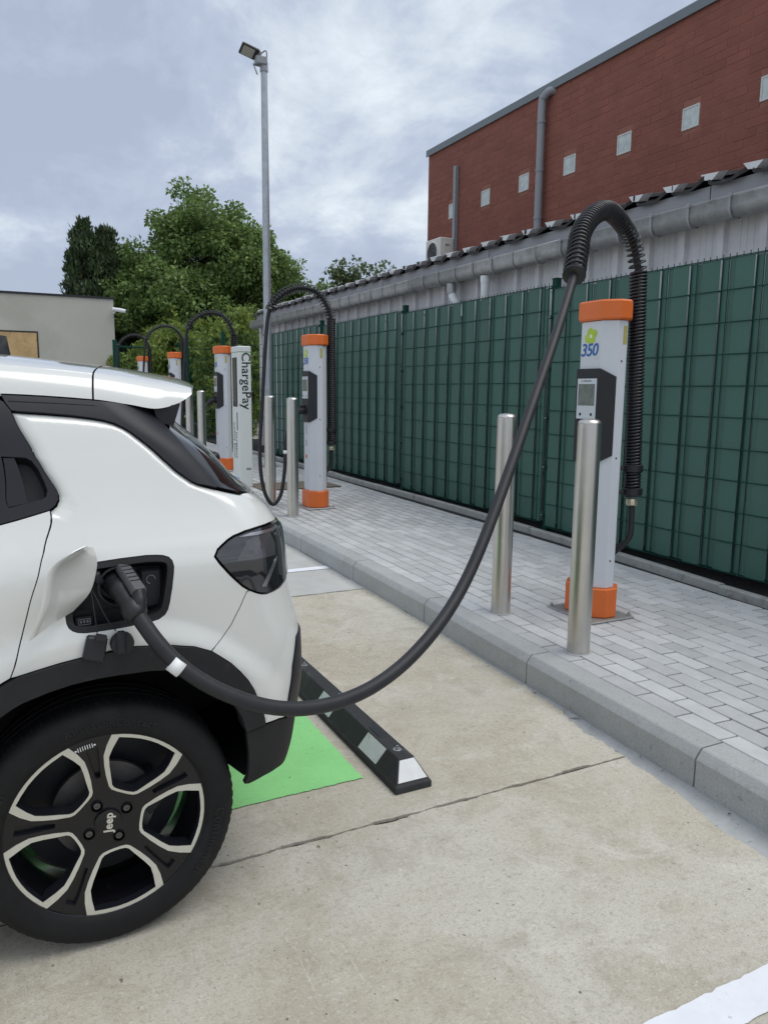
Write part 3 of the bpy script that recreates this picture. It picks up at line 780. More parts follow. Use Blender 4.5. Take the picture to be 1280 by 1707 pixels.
def helix(b,path,r,pitch,rt,seg=14,sides=5,phase=0.0,rfun=None):
    P=[Vector(p) for p in path]; L=[0]
    for a,c in zip(P[:-1],P[1:]): L.append(L[-1]+(c-a).length)
    tot=L[-1]; N=int(tot/pitch*seg); pts=[]; j=0
    T0=(P[1]-P[0]).normalized(); up=Vector((0,1,0)) if abs(T0.y)<0.9 else Vector((1,0,0)); nr=(up-T0*up.dot(T0)).normalized()
    for i in range(N+1):
        s_=tot*i/N
        while j<len(L)-2 and L[j+1]<s_: j+=1
        t=(s_-L[j])/max(1e-9,L[j+1]-L[j]); p=P[j].lerp(P[j+1],t); d=(P[j+1]-P[j]).normalized()
        nr=(nr-d*nr.dot(d)).normalized(); bn=d.cross(nr); a=2*math.pi*i/seg+phase; rr=r if rfun is None else rfun(s_/tot)
        pts.append(p+(nr*math.cos(a)+bn*math.sin(a))*rr)
    b.tube(pts,rt,sides)
def plug_on_post(parent,z):
    # handle of the charging gun resting in the holster: body out of the front, grip hanging to the left
    b=MB(); b.tube(bez([(-0.060,0,z),(-0.115,0,z-0.002),(-0.165,0,z-0.018),(-0.205,0,z-0.060)],6),[0.034]*6+[0.036]*6+[0.030]*7,14)
    g=b.build('plug',m_dark,parent,smooth=True)
    b=MB(); b.bbox(-0.150,-0.080,-0.020,0.020,z+0.030,z+0.052,0.006); b.build('latch_grip',m_dark,g)
    return g
def charger(loc,rz,label,hose,hoop,cable,detail=1,logo=True,number=None,plug=True):
    """hose: (bottom, top) local points; hoop: local points from hose top over to the free end; cable: list of local points from hoop end on"""
    t=thing('charging_post',label,'charging post',loc,rz,'charging posts on the pavement')
    b=MB(); b.bbox(-0.145,0.175,-0.20,0.20,0.0,0.012,0.003); b.build('base_plate',m_plate,t)
    for sx_ in (-0.125,0.155):
        for sy_ in (-0.178,0.178):
            b=MB(); b.cyl((sx_,sy_,0.012),(sx_,sy_,0.026),0.011,6); b.cyl((sx_,sy_,0.026),(sx_,sy_,0.034),0.006,8); b.build('anchor_bolt',m_bolt,t)
    b=MB(); ring_prism(b,grow(POLY,0.022),0.0135,0.185); b.build('base_skirt',m_orange,t)
    b=MB(); ring_prism(b,POLY,0.186,1.690,0.003); c=b.build('column',m_post,t)
    b=MB(); ring_prism(b,grow(POLY,0.020),1.692,1.80,0.010); b.build('top_cap',m_orange,t)
    # rivets on the side
    for z in (0.345,0.935,1.47):
        for s_ in (-1,1):
            b=MB(); b.lathe([(0.0,-0.0022),(0.005,-0.0018),(0.006,0.0)],8,(0.018,0.146*s_,z),'y') if s_<0 else b.lathe([(0.0,0.0022),(0.005,0.0018),(0.006,0.0)],8,(0.018,0.146,z),'y')
            b.build('rivet',m_dark,c)
    # wrapped dark bezel over the front face and both bevels
    zb,zt=0.905,1.430; pr=0.013
    F=-0.075-pr; k=0.008
    b=MB()
    yA,yC=0.092,0.146; xC=-0.011
    def pt(y,x,z): return (x,y,z)
    outer=[(F,-yA,zb),(F,yA,zb),(xC-k,yC+k*0.4,zb+0.045),(xC-k,yC+k*0.4,zt-0.045),(F,yA,zt),(F,-yA,zt),(xC-k,-yC-k*0.4,zt-0.045),(xC-k,-yC-k*0.4,zb+0.045)]
    b.add(outer+[(-0.074,-yA+0.004,zb),(-0.074,yA-0.004,zb),(xC+0.004,yC-0.002,zb+0.045),(xC+0.004,yC-0.002,zt-0.045),(-0.074,yA-0.004,zt),(-0.074,-yA+0.004,zt),(xC+0.004,-yC+0.002,zt-0.045),(xC+0.004,-yC+0.002,zb+0.045)],
          [(0,5,4,1),(1,4,3,2),(0,7,6,5)]+[(i,(i+1)%8,8+(i+1)%8,8+i) for i in range(8)])
    bz=b.build('bezel',m_dark,t)
    b=MB(); b.bbox(F-0.004,F+0.002,-0.078,0.078,1.150,1.375,0.0015); dp=b.build('display_panel',m_panel,t)
    b=MB(); b.box(F-0.0052,F-0.0042,-0.067,0.067,1.225,1.345); b.build('screen',m_lcd,dp)
    for y in (-0.045,0.045):
        b=MB(); b.lathe([(0.0,-0.0075),(0.007,-0.007),(0.009,-0.004)],12,(F,y,1.176),'x'); b.build('button',m_dark,dp,smooth=True)
    b=MB(); b.lathe([(0.0,-0.005),(0.010,-0.005)],14,(F,0,1.205),'x'); b.build('card_symbol',m_post,dp)
    lettering('panel_text','KEMPOWER',0.012,m_ink,dp,(F-0.0046,-0.004,1.361),(R(90),0,R(-90)),depth=0.0002)
    b=MB(); b.lathe([(0.0,-0.0046),(0.005,-0.0046)],10,(F,0.042,1.361),'x'); b.build('panel_mark',m_logo,dp)
    # holster opening
    b=MB(); b.lathe([(0.050,-0.006),(0.056,-0.010),(0.060,0.0)],20,(F,0,1.03),'x'); b.build('holster_ring',m_black,t,smooth=True)
    b=MB(); b.bbox(F-0.003,F+0.001,-0.065,0.065,0.925,0.965,0.001); b.build('holster_lip',m_black,t)
    if plug: plug_on_post(t,1.03)
    XF=-0.0755
    if logo:
        g=link('brand_logo',None,t) if False else None
        b=MB()
        for (cy_,cz,rr) in ((0.010,1.630,0.0240),(-0.022,1.622,0.0225),(0.028,1.598,0.0252),(-0.005,1.592,0.0268)):
            b.lathe([(0.0,-0.0006-rr*0.012),(rr,-0.0006-rr*0.012)],16,(XF,cy_+0.0,cz-rr*0.0),'x')
        b.add([(XF-0.0006,0.020,1.56),(XF-0.0006,-0.016,1.56),(XF-0.0006,-0.022,1.59),(XF-0.0006,0.022,1.59)],[(0,3,2,1)])
        lg=b.build('leaf_logo',m_lime,t)
        b=MB(); b.lathe([(0.0,-0.0011),(0.010,-0.0011)],14,(XF,0.004,1.608),'x'); b.build('logo_centre',m_white,lg)
        lettering('power_text','350',0.098,m_blue,t,(XF-0.0012,0.012,1.530),(R(90),0,R(-90)),depth=0.0003,shear=0.18,bold=0.0016,spacing=0.92)
        lettering('unit_text','kW',0.030,m_white,t,(XF-0.0016,-0.046,1.492),(R(90),0,R(-90)),depth=0.0003,bold=0.0006)
    b=MB(); b.box(XF-0.0006,XF+0.0003,0.006,0.014,0.775,0.872); b.build('number_bar',m_ink,t)
    if number: lettering('number',number,0.085,m_ink,t,(XF-0.0006,0.010,0.685),(R(90),0,R(-90)),depth=0.0003)
    b=MB(); b.lathe([(0.0,-0.0006),(0.024,-0.0006)],16,(XF,0.010,0.545),'x'); b.build('round_logo',m_logo,t)
    b=MB(); b.add([(0.020,-0.1468,1.66),(0.046,-0.1468,1.66),(0.046,-0.1468,1.56),(0.020,-0.1468,1.56)],[(0,3,2,1)]); b.build('yellow_sticker',MATS.get('sticker') or mat('sticker',(0.42,0.38,0.12),0.5),t)
    # hose: collars on a bracket, tight spring over the upright, loose spring over the hoop
    hb,ht=Vector(hose[0]),Vector(hose[1]); ax=(ht-hb).normalized()
    b=MB(); y_=0.0
    p1,p2=hb+ax*0.03,hb+ax*0.165
    for p in (p1,p2): b.tube([p-ax*0.022,p-ax*0.018,p+ax*0.018,p+ax*0.022],[0.052,0.058,0.058,0.052],20)
    q_=Vector((0.112,-0.02,0))
    for p in (p1,p2):
        b.tube([p,Vector((p.x-0.05,p.y+0.01,p.z)),Vector((0.105,0.0,p.z))],0.0085,8)
    b.tube([Vector((0.126,0.0,p1.z-0.012)),Vector((0.126,0.0,p2.z+0.012))],0.011,8)
    hbk=b.build('hose_bracket',m_black,t,angle=50)
    b=MB(); b.tube([hb-ax*0.012,hb-ax*0.025,hb-ax*0.045,hb-ax*0.052],[0.030,0.034,0.034,0.026],10); b.build('brass_gland',MATS.get('gland') or mat('gland',(0.62,0.56,0.42),0.35,metal=0.8),hbk)
    up=[hb+(ht-hb)*i/10 for i in range(11)]
    hp=bez([Vector(p) for p in hoop],8)
    full=up+hp[1:]
    cab=bez([Vector(p) for p in hoop[-2:]]+[Vector(p) for p in cable],10)[10:]
    b=MB(); core=up[:-1]+hp; b.tube(core,0.0195,10 if detail else 7); 
    b.tube(cab,0.0192,18 if detail else 8); cb_=b.build('cable',m_rubber,t,smooth=True)
    b=MB()
    b.tube([hb+(ht-hb)*0.02,ht],0.038,16 if detail else 8,caps=True)
    helix(b,up,0.0425,0.0185 if detail else 0.03,0.0078 if detail else 0.009,14 if detail else 8,6 if detail else 4)
    b.build('spring_sleeve',m_hose,t,smooth=True)
    b=MB(); helix(b,hp,0.0440,0.0335 if detail==1 else (0.034 if detail else 0.045),0.0062 if detail else 0.007,16 if detail else 9,6 if detail else 4); sp=b.build('hoop_spring',m_hose,t,smooth=True)
    e=hp[-1]; d=(hp[-1]-hp[-3]).normalized()
    b=MB(); b.tube([e-d*0.03,e-d*0.012,e+d*0.010,e+d*0.014],[0.026,0.044,0.050,0.044],18 if detail else 10); b.build('end_flange',m_hose,sp,angle=40)
    # lower feed cable from gland back into the column
    lc=bez([hb-ax*0.05,hb-ax*0.14,hb-ax*0.24+Vector((-0.012,0.0,0)),Vector((hb.x-0.055,hb.y*0.6,0.385)),Vector((0.13,-0.02,0.345)),Vector((0.10,-0.01,0.335))],6)
    b=MB(); b.tube(lc,0.0175,12 if detail else 7); b.build('feed_cable',m_rubber,t,smooth=True)
    b=MB(); b.bbox(0.112,0.132,-0.055,0.035,0.27,0.40,0.006); b.build('cable_entry',m_black,t)
    return t
def loc_pts(pts,loc): return [(x-loc[0],y-loc[1],z-loc[2]) for x,y,z in pts]
# the closest post, its cable plugged into the car
L1=(3.05,3.38,GZ(3.38)+TOP)
W_cable0=[(2.140,2.585,1.848),(2.092,2.549,1.785),(1.992,2.474,1.654),(1.848,2.366,1.505),(1.725,2.278,1.356),(1.614,2.2,1.224),(1.462,2.093,1.041),(1.365,2.032,0.921),(1.286,1.99,0.835),(1.203,1.947,0.768),(1.113,1.899,0.715),(0.972,1.83,0.649),(0.871,1.796,0.629),(0.752,1.756,0.620),(0.65,1.74,0.628),(0.568,1.728,0.651),(0.493,1.727,0.684),(0.423,1.73,0.726),(0.369,1.744,0.765),(0.327,1.757,0.803),(0.294,1.782,0.850),(0.266,1.806,0.899),(0.252,1.830,0.928)]
def relax(P,it=3):
    P=[Vector(p) for p in P]
    for _ in range(it): P=[P[0]]+[P[i]*0.5+(P[i-1]+P[i+1])*0.25 for i in range(1,len(P)-1)]+[P[-1]]
    return [tuple(p) for p in P]
W_cable=relax(W_cable0,2)
ch1=charger(L1,0,'closest charging post, its cable plugged into the white car',(( 0.215,-0.085,0.70),(0.212,-0.035,1.97)),
  loc_pts([(3.262,3.345,2.12),(3.21,3.345,2.27),(3.08,3.29,2.345),(2.85,3.153,2.368),(2.62,3.0,2.297),(2.42,2.85,2.175),(2.30,2.73,2.055),(2.212,2.64,1.943)],L1),loc_pts(W_cable,L1),1,plug=False)
def std_charger(x,y,label,detail=0,number=None,reach=0.0):
    L=(x,y,GZ(y)+TOP)
    g=lambda X,Z: (X-2.935,-0.05,Z-0.218)
    hoop=[g(3.115,2.19),g(3.085,2.28),g(3.018,2.385),g(2.926,2.456),g(2.775,2.474),g(2.64,2.431),g(2.521,2.341),g(2.461,2.249)]
    cable=[g(2.440,2.18),g(2.425,2.077),g(2.395,1.746),g(2.366,1.327),g(2.336,0.902),g(2.34,0.615),g(2.382,0.395),g(2.463,0.28),g(2.548,0.372),g(2.592,0.605),g(2.612,0.896),g(2.640,1.060),(-0.252,-0.02,0.92),(-0.215,0.0,0.955),(-0.19,0,0.985)]
    t=charger(L,0,label,((0.185,-0.055,0.66),(0.182,-0.05,1.975)),hoop,cable,detail,number=number)
    b=MB(); a=Vector(g(2.603,0.80)); c=Vector(g(2.606,0.835)); b.tube([a,c],0.0225,12); b.build('white_cable_band',m_white,t,smooth=True)
    return t
std_charger(2.934,7.549,'charging post marked 5 with its cable hanging in a loop',2,'5')
std_charger(2.90,11.13,'third charging post, standing left of the white payment pillar')
std_charger(2.90,14.54,'fourth charging post, its orange cap and hoop rising over the car roof')
std_charger(2.90,18.09,'farthest charging post with a small orange cap above the car roof')
# white ring on the cable near the car plug
b=MB(); a=Vector((0.345,1.751,0.786))-Vector(L1); c=Vector((0.323,1.7585,0.806))-Vector(L1); b.tube([a,c],0.0206,18); b.build('white_cable_band',m_white,ch1,smooth=True)

# ================================================================== PAYMENT PILLAR
pk=thing('payment_pillar','white payment pillar lettered ChargePay between the charging posts','payment pillar',(2.615,9.246,GZ(9.246)+TOP))
Wk,Dk,Hk=0.165,0.30,1.735
b=MB(); b.bbox(0,Wk,0,Dk,0.0,Hk-0.075,0.008); b.build('body',m_kiosk,pk)
b=MB(); b.bbox(-0.001,Wk+0.001,-0.001,Dk+0.001,Hk-0.0715,Hk,0.008); b.build('top_cover',m_kiosk,pk)
b=MB(); b.box(0.004,Wk-0.004,0.004,Dk-0.004,Hk-0.078,Hk-0.070); b.build('green_seam',MATS.get('seam') or mat('seam',(0.20,0.45,0.24),0.5),pk)
b=MB(); b.bbox(-0.006,0.004,0.045,0.235,1.00,1.60,0.004); sc=b.build('screen_frame',m_black,pk)
b=MB(); b.box(-0.0075,-0.0055,0.060,0.220,1.06,1.585); b.build('screen',mat('dark glass',(0.006,0.006,0.007),0.08),sc)
b=MB(); b.add([(-0.0015,0.20,0.93),(-0.0015,0.235,0.93),(-0.0015,0.235,0.70),(-0.0015,0.20,0.70)],[(0,1,2,3)]) if False else b.box(-0.003,0.001,0.055,0.085,0.71,0.93); b.build('card_slot',m_black,pk)
lettering('brand_text','ChargePay',0.158,m_ink,pk,(0.098,-0.0012,1.315),(R(90),R(90),0),depth=0.0004,spacing=1.02,bold=0.0016)
lettering('side_text','PAYMENT',0.075,m_ink,pk,(-0.0012,0.120,0.52),(R(90),R(90),R(-90)),depth=0.0003,bold=0.001)
lettering('side_text','CARDS BANK',0.075,m_ink,pk,(-0.0012,0.205,0.58),(R(90),R(90),R(-90)),depth=0.0003,bold=0.001)
b=MB(); b.box(-0.0012,0.0005,0.02,0.28,0.055,0.115); b.build('blue_label',m_blue,pk)
b=MB(); b.box(-0.0016,-0.0010,0.03,0.27,0.062,0.105); b.build('label_field',m_white,pk)
b=MB(); b.box(0.085,0.145,-0.0012,0.0005,0.215,0.245); b.build('type_plate',m_gpipe,pk)

# ================================================================== LAMP POST
lp=thing('lamp_post','tall galvanised lamp post with a dark floodlight head','lamp post',(3.70,11.41,GZ(11.41)+TOP))
HL=5.74
b=MB(); b.lathe([(0.075,0),(0.075,0.9),(0.066,1.0),(0.056,3.2),(0.046,HL-0.05),(0.046,HL)],20); b.build('pole',m_galv,lp,angle=40)
b=MB(); b.bbox(-0.14,0.14,-0.14,0.14,-0.005,0.012,0.003); b.build('foot_plate',m_plate,lp)
b=MB(); b.tube([(0,0,HL-0.02),(0,0,HL+0.10),(-0.02,0,HL+0.16)],[0.058,0.058,0.05],14); b.bbox(-0.13,0.03,-0.07,0.07,HL+0.06,HL+0.17,0.012); b.tube([(-0.05,0,HL+0.05),(-0.16,0.0,HL+0.06),(-0.10,0,HL-0.07)],0.012,6); br=b.build('head_bracket',m_gpipe,lp,angle=40)
hd=thing('tmp','x','x'); bpy.data.objects.remove(hd)
rot=Matrix.Rotation(R(14),3,'Y')@Matrix.Rotation(R(-28),3,'X')
def hv(p): 
    q_=rot@(Vector(p)*0.54); return (q_.x-0.08,q_.y,q_.z+HL+0.18)
b=MB(); c=MB()
c.bbox(-0.50,-0.02,-0.17,0.17,-0.03,0.05,0.02); c.v=[hv(p) for p in c.v]; c.build('lamp_head',m_dark,lp)
c=MB(); c.box(-0.45,-0.14,-0.135,0.135,-0.034,-0.029); c.v=[hv(p) for p in c.v]; c.build('lens',m_mast,lp)
c=MB(); c.tube([(-0.02,-0.10,0.0),(-0.02,0.10,0.0)],0.075,14); c.v=[hv(p) for p in c.v]; c.build('driver_housing',m_dark,lp,angle=40)
c=MB(); 
for s_ in (-0.1,0.1): c.tube([(-0.03,s_,0.0),(0.04,s_*0.6,-0.11)],0.011,6)
c.v=[hv(p) for p in c.v]; c.build('fork_arm',m_dark,lp)
b=MB(); b.tube(bez([hv((0.02,0,0.05)),(0.03,0,HL+0.27),(0.045,0,HL+0.18),(0.04,0,HL+0.08)],5),0.008,6); b.build('power_lead',m_black,lp,smooth=True)

# ================================================================== WHEEL STOP
ws=thing('wheel_stop','black rubber wheel stop with white reflective patches behind the car','wheel stop',(1.265,2.262,0))
SL=1.82
m_wstop=mat('black recycled rubber',(0.028,0.029,0.031),0.75,var=0.25,vscale=18,bump=0.4,bscale=140,stain=[(7,0.57,0.1,(0.075,0.075,0.072),0.5)])
def sect(y,top): 
    return [(-0.075,y,0.0),(0.075,y,0.0),(0.075,y,0.026),(0.032,y+top,0.104),(-0.030,y+top,0.104),(-0.075,y,0.026)]
b=MB()
ys_=[(0,0.062),(SL,-0.062)]
A=[(-0.075,0,0),(0.075,0,0),(0.075,0,0.026),(0.066,0.004,0.030),(-0.066,0.004,0.030),(-0.075,0,0.026)]
V=[(-0.075,0,0),(0.075,0,0),(0.075,0,0.026),(-0.075,0,0.026),(-0.070,0.006,0.030),(0.070,0.006,0.030),(-0.031,0.066,0.104),(0.031,0.066,0.104)]
n=len(V); V2=[(x,SL-y,z) for x,y,z in V]
b.add(V+V2,[(0,1,2,3),(3,2,5,4),(4,5,7,6),(1,0,n,n+1),(2,1,n+1,n+2),(5,2,n+2,n+5),(7,5,n+5,n+7),(6,7,n+7,n+6),(4,6,n+6,n+4),(3,4,n+4,n+3),(0,3,n+3,n),(n,n+3,n+2,n+1),(n+3,n+4,n+5,n+2),(n+4,n+6,n+7,n+5)])
o=b.build('body',m_wstop,ws)
bv=o.modifiers.new('b','BEVEL'); bv.width=0.004; bv.segments=2
m_patch=mat('white reflective patch',(0.72,0.73,0.74),0.55,var=0.06,vscale=30,bump=0.4,bscale=300,stain=[(26,0.64,0.06,(0.35,0.35,0.34),0.6)])
def patch(pts,nm='reflective_patch'):
    b=MB(); P=[Vector(p) for p in pts]; nn=(P[1]-P[0]).cross(P[2]-P[0]).normalized()*0.0013
    b.add([p+nn for p in P]+[p-nn*0.5 for p in P],[(0,1,2,3),(0,4,5,1),(1,5,6,2),(2,6,7,3),(3,7,4,0)]); b.build(nm,m_patch,ws)
def side(s_,y,t):   # point on the sloped flank, t=0 foot, 1 top
    return (s_*(0.070+(0.031-0.070)*t),y,0.030+(0.104-0.030)*t)
for yc in (0.245,0.715,1.185,1.60):
    patch([side(-1,yc+0.098,0.06),side(-1,yc-0.062,0.06),side(-1,yc-0.085,0.94),side(-1,yc+0.075,0.94)])
    patch([side(1,yc-0.062,0.06),side(1,yc+0.098,0.06),side(1,yc+0.075,0.94),side(1,yc-0.085,0.94)])
patch([(-0.060,0.0115,0.037),(0.060,0.0115,0.037),(0.030,0.060,0.0975),(-0.030,0.060,0.0975)])
for y in (0.135,0.69,1.13,1.69):
    b=MB(); b.lathe([(0.017,0.1045),(0.015,0.1055),(0.009,0.1050)],14,(0,y,0),'z'); b.cyl((0,y,0.104),(0,y,0.110),0.0085,6); b.cyl((0,y,0.110),(0,y,0.118),0.005,8); b.build('fixing_bolt',m_bolt,ws,angle=40)
for y in (0.30,1.50):
    b=MB(); b.bbox(-0.018,0.018,y-0.05,y+0.05,0.1035,0.1065,0.001); b.build('moulded_recess',m_black,ws)

# ================================================================== COVER PLATE IN THE PAVING
b=MB(); z=GZ(9.2)+TOP
cvr=thing('cover_plate','brown steel cover plate set flush in the far paving','cover plate',(3.30,9.20,z))
b=MB(); b.bbox(-0.52,0.52,-0.34,0.34,0.001,0.010,0.002); b.build('plate',m_rust,cvr)
for sx_ in (-0.4,0.4):
    b=MB(); b.bbox(sx_-0.03,sx_+0.03,-0.01,0.01,0.0105,0.014,0.001); b.build('lifting_slot',m_black,cvr)

# ================================================================== LITTER
b=MB(); r_=random.Random(77)
def crumb(x,y,z,s_):
    p=[Vector((r_.uniform(-1,1),r_.uniform(-1,1),r_.uniform(-.1,.5))).normalized()*s_*r_.uniform(.6,1.2) for _ in range(4)]
    b.add([(x+q_.x,y+q_.y,z+abs(q_.z)*0.6) for q_ in p],[(0,1,2),(0,3,1),(1,3,2),(0,2,3)])
for i in range(90):
    y=r_.uniform(1.6,8.5); x=KX(y)+r_.uniform(0.16,1.85); crumb(x,y,GZ(y)+TOP+0.001,r_.uniform(.002,.006))
for i in range(120):
    x=r_.uniform(0.3,2.15); y=r_.uniform(0.9,4.8); crumb(x,y,GZ(y)+0.0045,r_.uniform(.0012,.0035))
for i in range(150):
    y=r_.uniform(1.2,6.0); x=KX(y)-abs(r_.gauss(0,0.035))-0.006; crumb(x,y,GZ(y)+0.002,r_.uniform(.002,.007))
o=b.build('litter_crumbs',mat('brown litter',(0.07,0.055,0.04),0.9,var=0.5,vscale=30)); tag(o,'dark crumbs of dirt scattered over paving and slabs','litter',kind='stuff')
# ================================================================== CAR SURFACE

YC=2.795
def pchip(tab):
    xs=[t[0] for t in tab]; ys=[t[1] for t in tab]; n=len(xs)
    h=[xs[i+1]-xs[i] for i in range(n-1)]; d=[(ys[i+1]-ys[i])/h[i] for i in range(n-1)]
    m=[0]*n; m[0]=d[0]; m[-1]=d[-1]
    for i in range(1,n-1):
        if d[i-1]*d[i]<=0: m[i]=0
        else:
            w1=2*h[i]+h[i-1]; w2=h[i]+2*h[i-1]; m[i]=(w1+w2)/(w1/d[i-1]+w2/d[i])
    def f(x):
        if x<=xs[0]: return ys[0]+m[0]*(x-xs[0])
        if x>=xs[-1]: return ys[-1]+m[-1]*(x-xs[-1])
        i=0
        while xs[i+1]<x: i+=1
        t=(x-xs[i])/h[i]
        return ((1+2*t)*(1-t)**2*ys[i]+t*(1-t)**2*h[i]*m[i]+t*t*(3-2*t)*ys[i+1]+t*t*(t-1)*h[i]*m[i+1])
    return f
YS=pchip([(0.20,1.985),(0.27,1.955),(0.33,1.928),(0.42,1.908),(0.55,1.900),(0.70,1.897),(0.85,1.895),(0.95,1.893),(1.00,1.896),(1.04,1.908),(1.08,1.928),(1.13,1.952),(1.20,1.980),(1.28,2.008),(1.36,2.038),(1.42,2.070),(1.46,2.100)])
XR=pchip([(0.20,0.605),(0.27,0.640),(0.336,0.673),(0.468,0.717),(0.55,0.732),(0.65,0.745),(0.70,0.744),(0.75,0.742),(0.80,0.735),(0.852,0.720),(0.911,0.706),(0.963,0.699),(1.03,0.697),(1.057,0.696),(1.085,0.686),(1.115,0.669),(1.144,0.640),(1.176,0.595),(1.22,0.557),(1.28,0.500),(1.358,0.402),(1.42,0.335),(1.46,0.30)])
RC=pchip([(0.20,0.10),(0.40,0.13),(0.60,0.15),(0.80,0.15),(1.0,0.15),(1.1,0.15),(1.2,0.14),(1.45,0.12)])
BOW=pchip([(0.20,0.05),(0.5,0.07),(0.9,0.07),(1.1,0.07),(1.2,0.09),(1.45,0.12)])
ARC=0.24; WID=0.75
WCX,WCZ=0.184,0.330
FR=-3.42          # front end
def sidecurve(x):
    # plan curvature of the flank: pulls in towards both ends
    d=0.0
    if x>0.2: d+=0.10*(x-0.2)**2
    if x<-1.6: d+=0.045*(-1.6-x)**2
    return d
def flare(x,z):
    o=0.0
    for cx in (WCX,WCX-2.60):
        r=math.hypot(x-cx,z-WCZ)
        t=(0.575-r)/0.07; t=0 if t<0 else (1 if t>1 else t)
        k=1.0 if z>0.3 else 0.0
        o+=0.016*t*t*(3-2*t)*k
    return o
def SP(a,z,off=0.0):
    ys,xr,rc,bow=YS(z),XR(z),RC(z),BOW(z)
    # end angle of the corner so that it runs smoothly into the bowed rear
    w=YC-ys-rc
    phm=math.pi/2-math.atan(2*bow/w)*0.9
    x0=xr-rc; sc=sidecurve(x0)
    if a<=0:
        x=x0+a; y=ys+sidecurve(x)-flare(x,z)
        return (x,y,z)
    if a<=ARC:
        ph=a/ARC*phm
        x=x0+rc*math.sin(ph); y=ys+sc-flare(x,z)*math.cos(ph)+rc*(1-math.cos(ph)); return (x,y,z)
    s=(a-ARC)/WID
    ye=ys+sc+rc*(1-math.cos(phm)); xe=x0+rc*math.sin(phm)
    y=ye+s*(YC-ye); x=xe+bow*(1-(1-s)**2)
    return (x,y,z)
def SN(a,z):
    e=0.002
    p0=SP(a-e,z);p1=SP(a+e,z);q0=SP(a,z-e);q1=SP(a,z+e)
    u=[p1[i]-p0[i] for i in range(3)]; v=[q1[i]-q0[i] for i in range(3)]
    n=[u[1]*v[2]-u[2]*v[1],u[2]*v[0]-u[0]*v[2],u[0]*v[1]-u[1]*v[0]]
    l=math.sqrt(sum(c*c for c in n)) or 1
    return [c/l for c in n]
def PO(a,z,off):
    p=SP(a,z)
    if off==0: return p
    n=SN(a,z); return tuple(p[i]+n[i]*off for i in range(3))
def a_of_x(x,z): return x-(XR(z)-RC(z))
# ================================================================== CAR
m_cwhite=mat('white car paint',(0.675,0.683,0.655),0.25,coat=1.0,spec=0.5,var=0.012,vscale=2.5)
m_ctrim=mat('satin black car trim',(0.016,0.017,0.022),0.42,spec=0.3,var=0.08,vscale=20)
m_cplast=mat('textured black car plastic',(0.018,0.018,0.0195),0.6,spec=0.3,var=0.18,vscale=9,bump=0.35,bscale=600,bdist=0.0006,stain=[(11,0.62,0.08,(0.055,0.050,0.043),0.45)])
m_cgap=mat('dark gap',(0.004,0.004,0.004),0.9)
m_cglass=mat('dark tinted car glass',(0.010,0.010,0.011),0.04,spec=0.7,coat=0.4)
m_tyre=mat('tyre rubber',(0.012,0.012,0.013),0.7,spec=0.25,var=0.25,vscale=16,bump=0.2,bscale=220,stain=[(9,0.58,0.12,(0.026,0.025,0.023),0.6)])
m_tyretxt=mat('tyre lettering',(0.017,0.017,0.018),0.6,spec=0.3)
m_alloyk=mat('gloss black alloy',(0.006,0.006,0.008),0.25,spec=0.35,coat=0.25,stain=[(20,0.62,0.1,(0.04,0.038,0.034),0.35)])
m_alloyb=mat('blue black alloy pocket',(0.014,0.015,0.021),0.35,spec=0.35)
m_alloys=mat('machined alloy',(0.66,0.655,0.59),0.38,metal=0.6,var=0.06,vscale=40)
m_disc=mat('brake disc steel',(0.12,0.115,0.11),0.5,metal=0.6,var=0.2,vscale=20)
m_lens=mat('smoked lamp lens',(0.014,0.014,0.017),0.05,spec=0.7,coat=1.0)
m_lens2=mat('lamp inner chrome',(0.33,0.33,0.34),0.18,metal=0.8)
m_lens3=mat('lamp inner grey',(0.055,0.055,0.06),0.12,coat=1.0)
ORI=(-1.25,YC,0.0)
car=thing('car','white compact SUV with black trim, charging from the closest post','car',ORI)
def cl(p): return (p[0]-ORI[0],p[1]-ORI[1],p[2]-ORI[2])
def mir(p): return (p[0],2*YC-p[1],p[2])
def cbuild(b,name,m,parent=None,side=1,smooth=False,angle=None):
    V=b.v; F=b.f
    if side<0: V=[mir(p) for p in V]; F=[f[::-1] for f in F]
    c=MB(); c.v=[cl(p) for p in V]; c.f=F; c.m=b.m
    return c.build(name,m,parent or car,smooth,angle)
def inset(poly,d):
    n=len(poly); A=sum(poly[i][0]*poly[(i+1)%n][1]-poly[(i+1)%n][0]*poly[i][1] for i in range(n)); s=1 if A>0 else -1; o=[]
    for i in range(n):
        a,b,c=Vector(poly[i-1]),Vector(poly[i]),Vector(poly[(i+1)%n])
        e1=(b-a); e2=(c-b)
        if e1.length<1e-7 or e2.length<1e-7: o.append(tuple(b)); continue
        e1.normalize(); e2.normalize(); n1=Vector((-e1.y,e1.x))*s; n2=Vector((-e2.y,e2.x))*s; m=n1+n2
        if m.length<0.2: m=n1
        m.normalize(); o.append(tuple(b+m*d/max(0.5,m.dot(n1))))
    return o
def inpoly(p,poly):
    x,y=p; r=False; n=len(poly); j=n-1
    for i in range(n):
        xi,yi=poly[i]; xj,yj=poly[j]
        if (yi>y)!=(yj>y) and x<(xj-xi)*(y-yi)/(yj-yi)+xi: r=not r
        j=i
    return r
def dens(poly,st):
    o=[]; n=len(poly)
    for i in range(n):
        a,b=Vector(poly[i]),Vector(poly[(i+1)%n]); k=max(1,int((b-a).length/st+0.999))
        for t in range(k): o.append(tuple(a.lerp(b,t/k)))
    return o
def smooth_line(pts,n=4): return [(p.x,p.y) for p in bez([(a,b,0) for a,b in pts],n)]
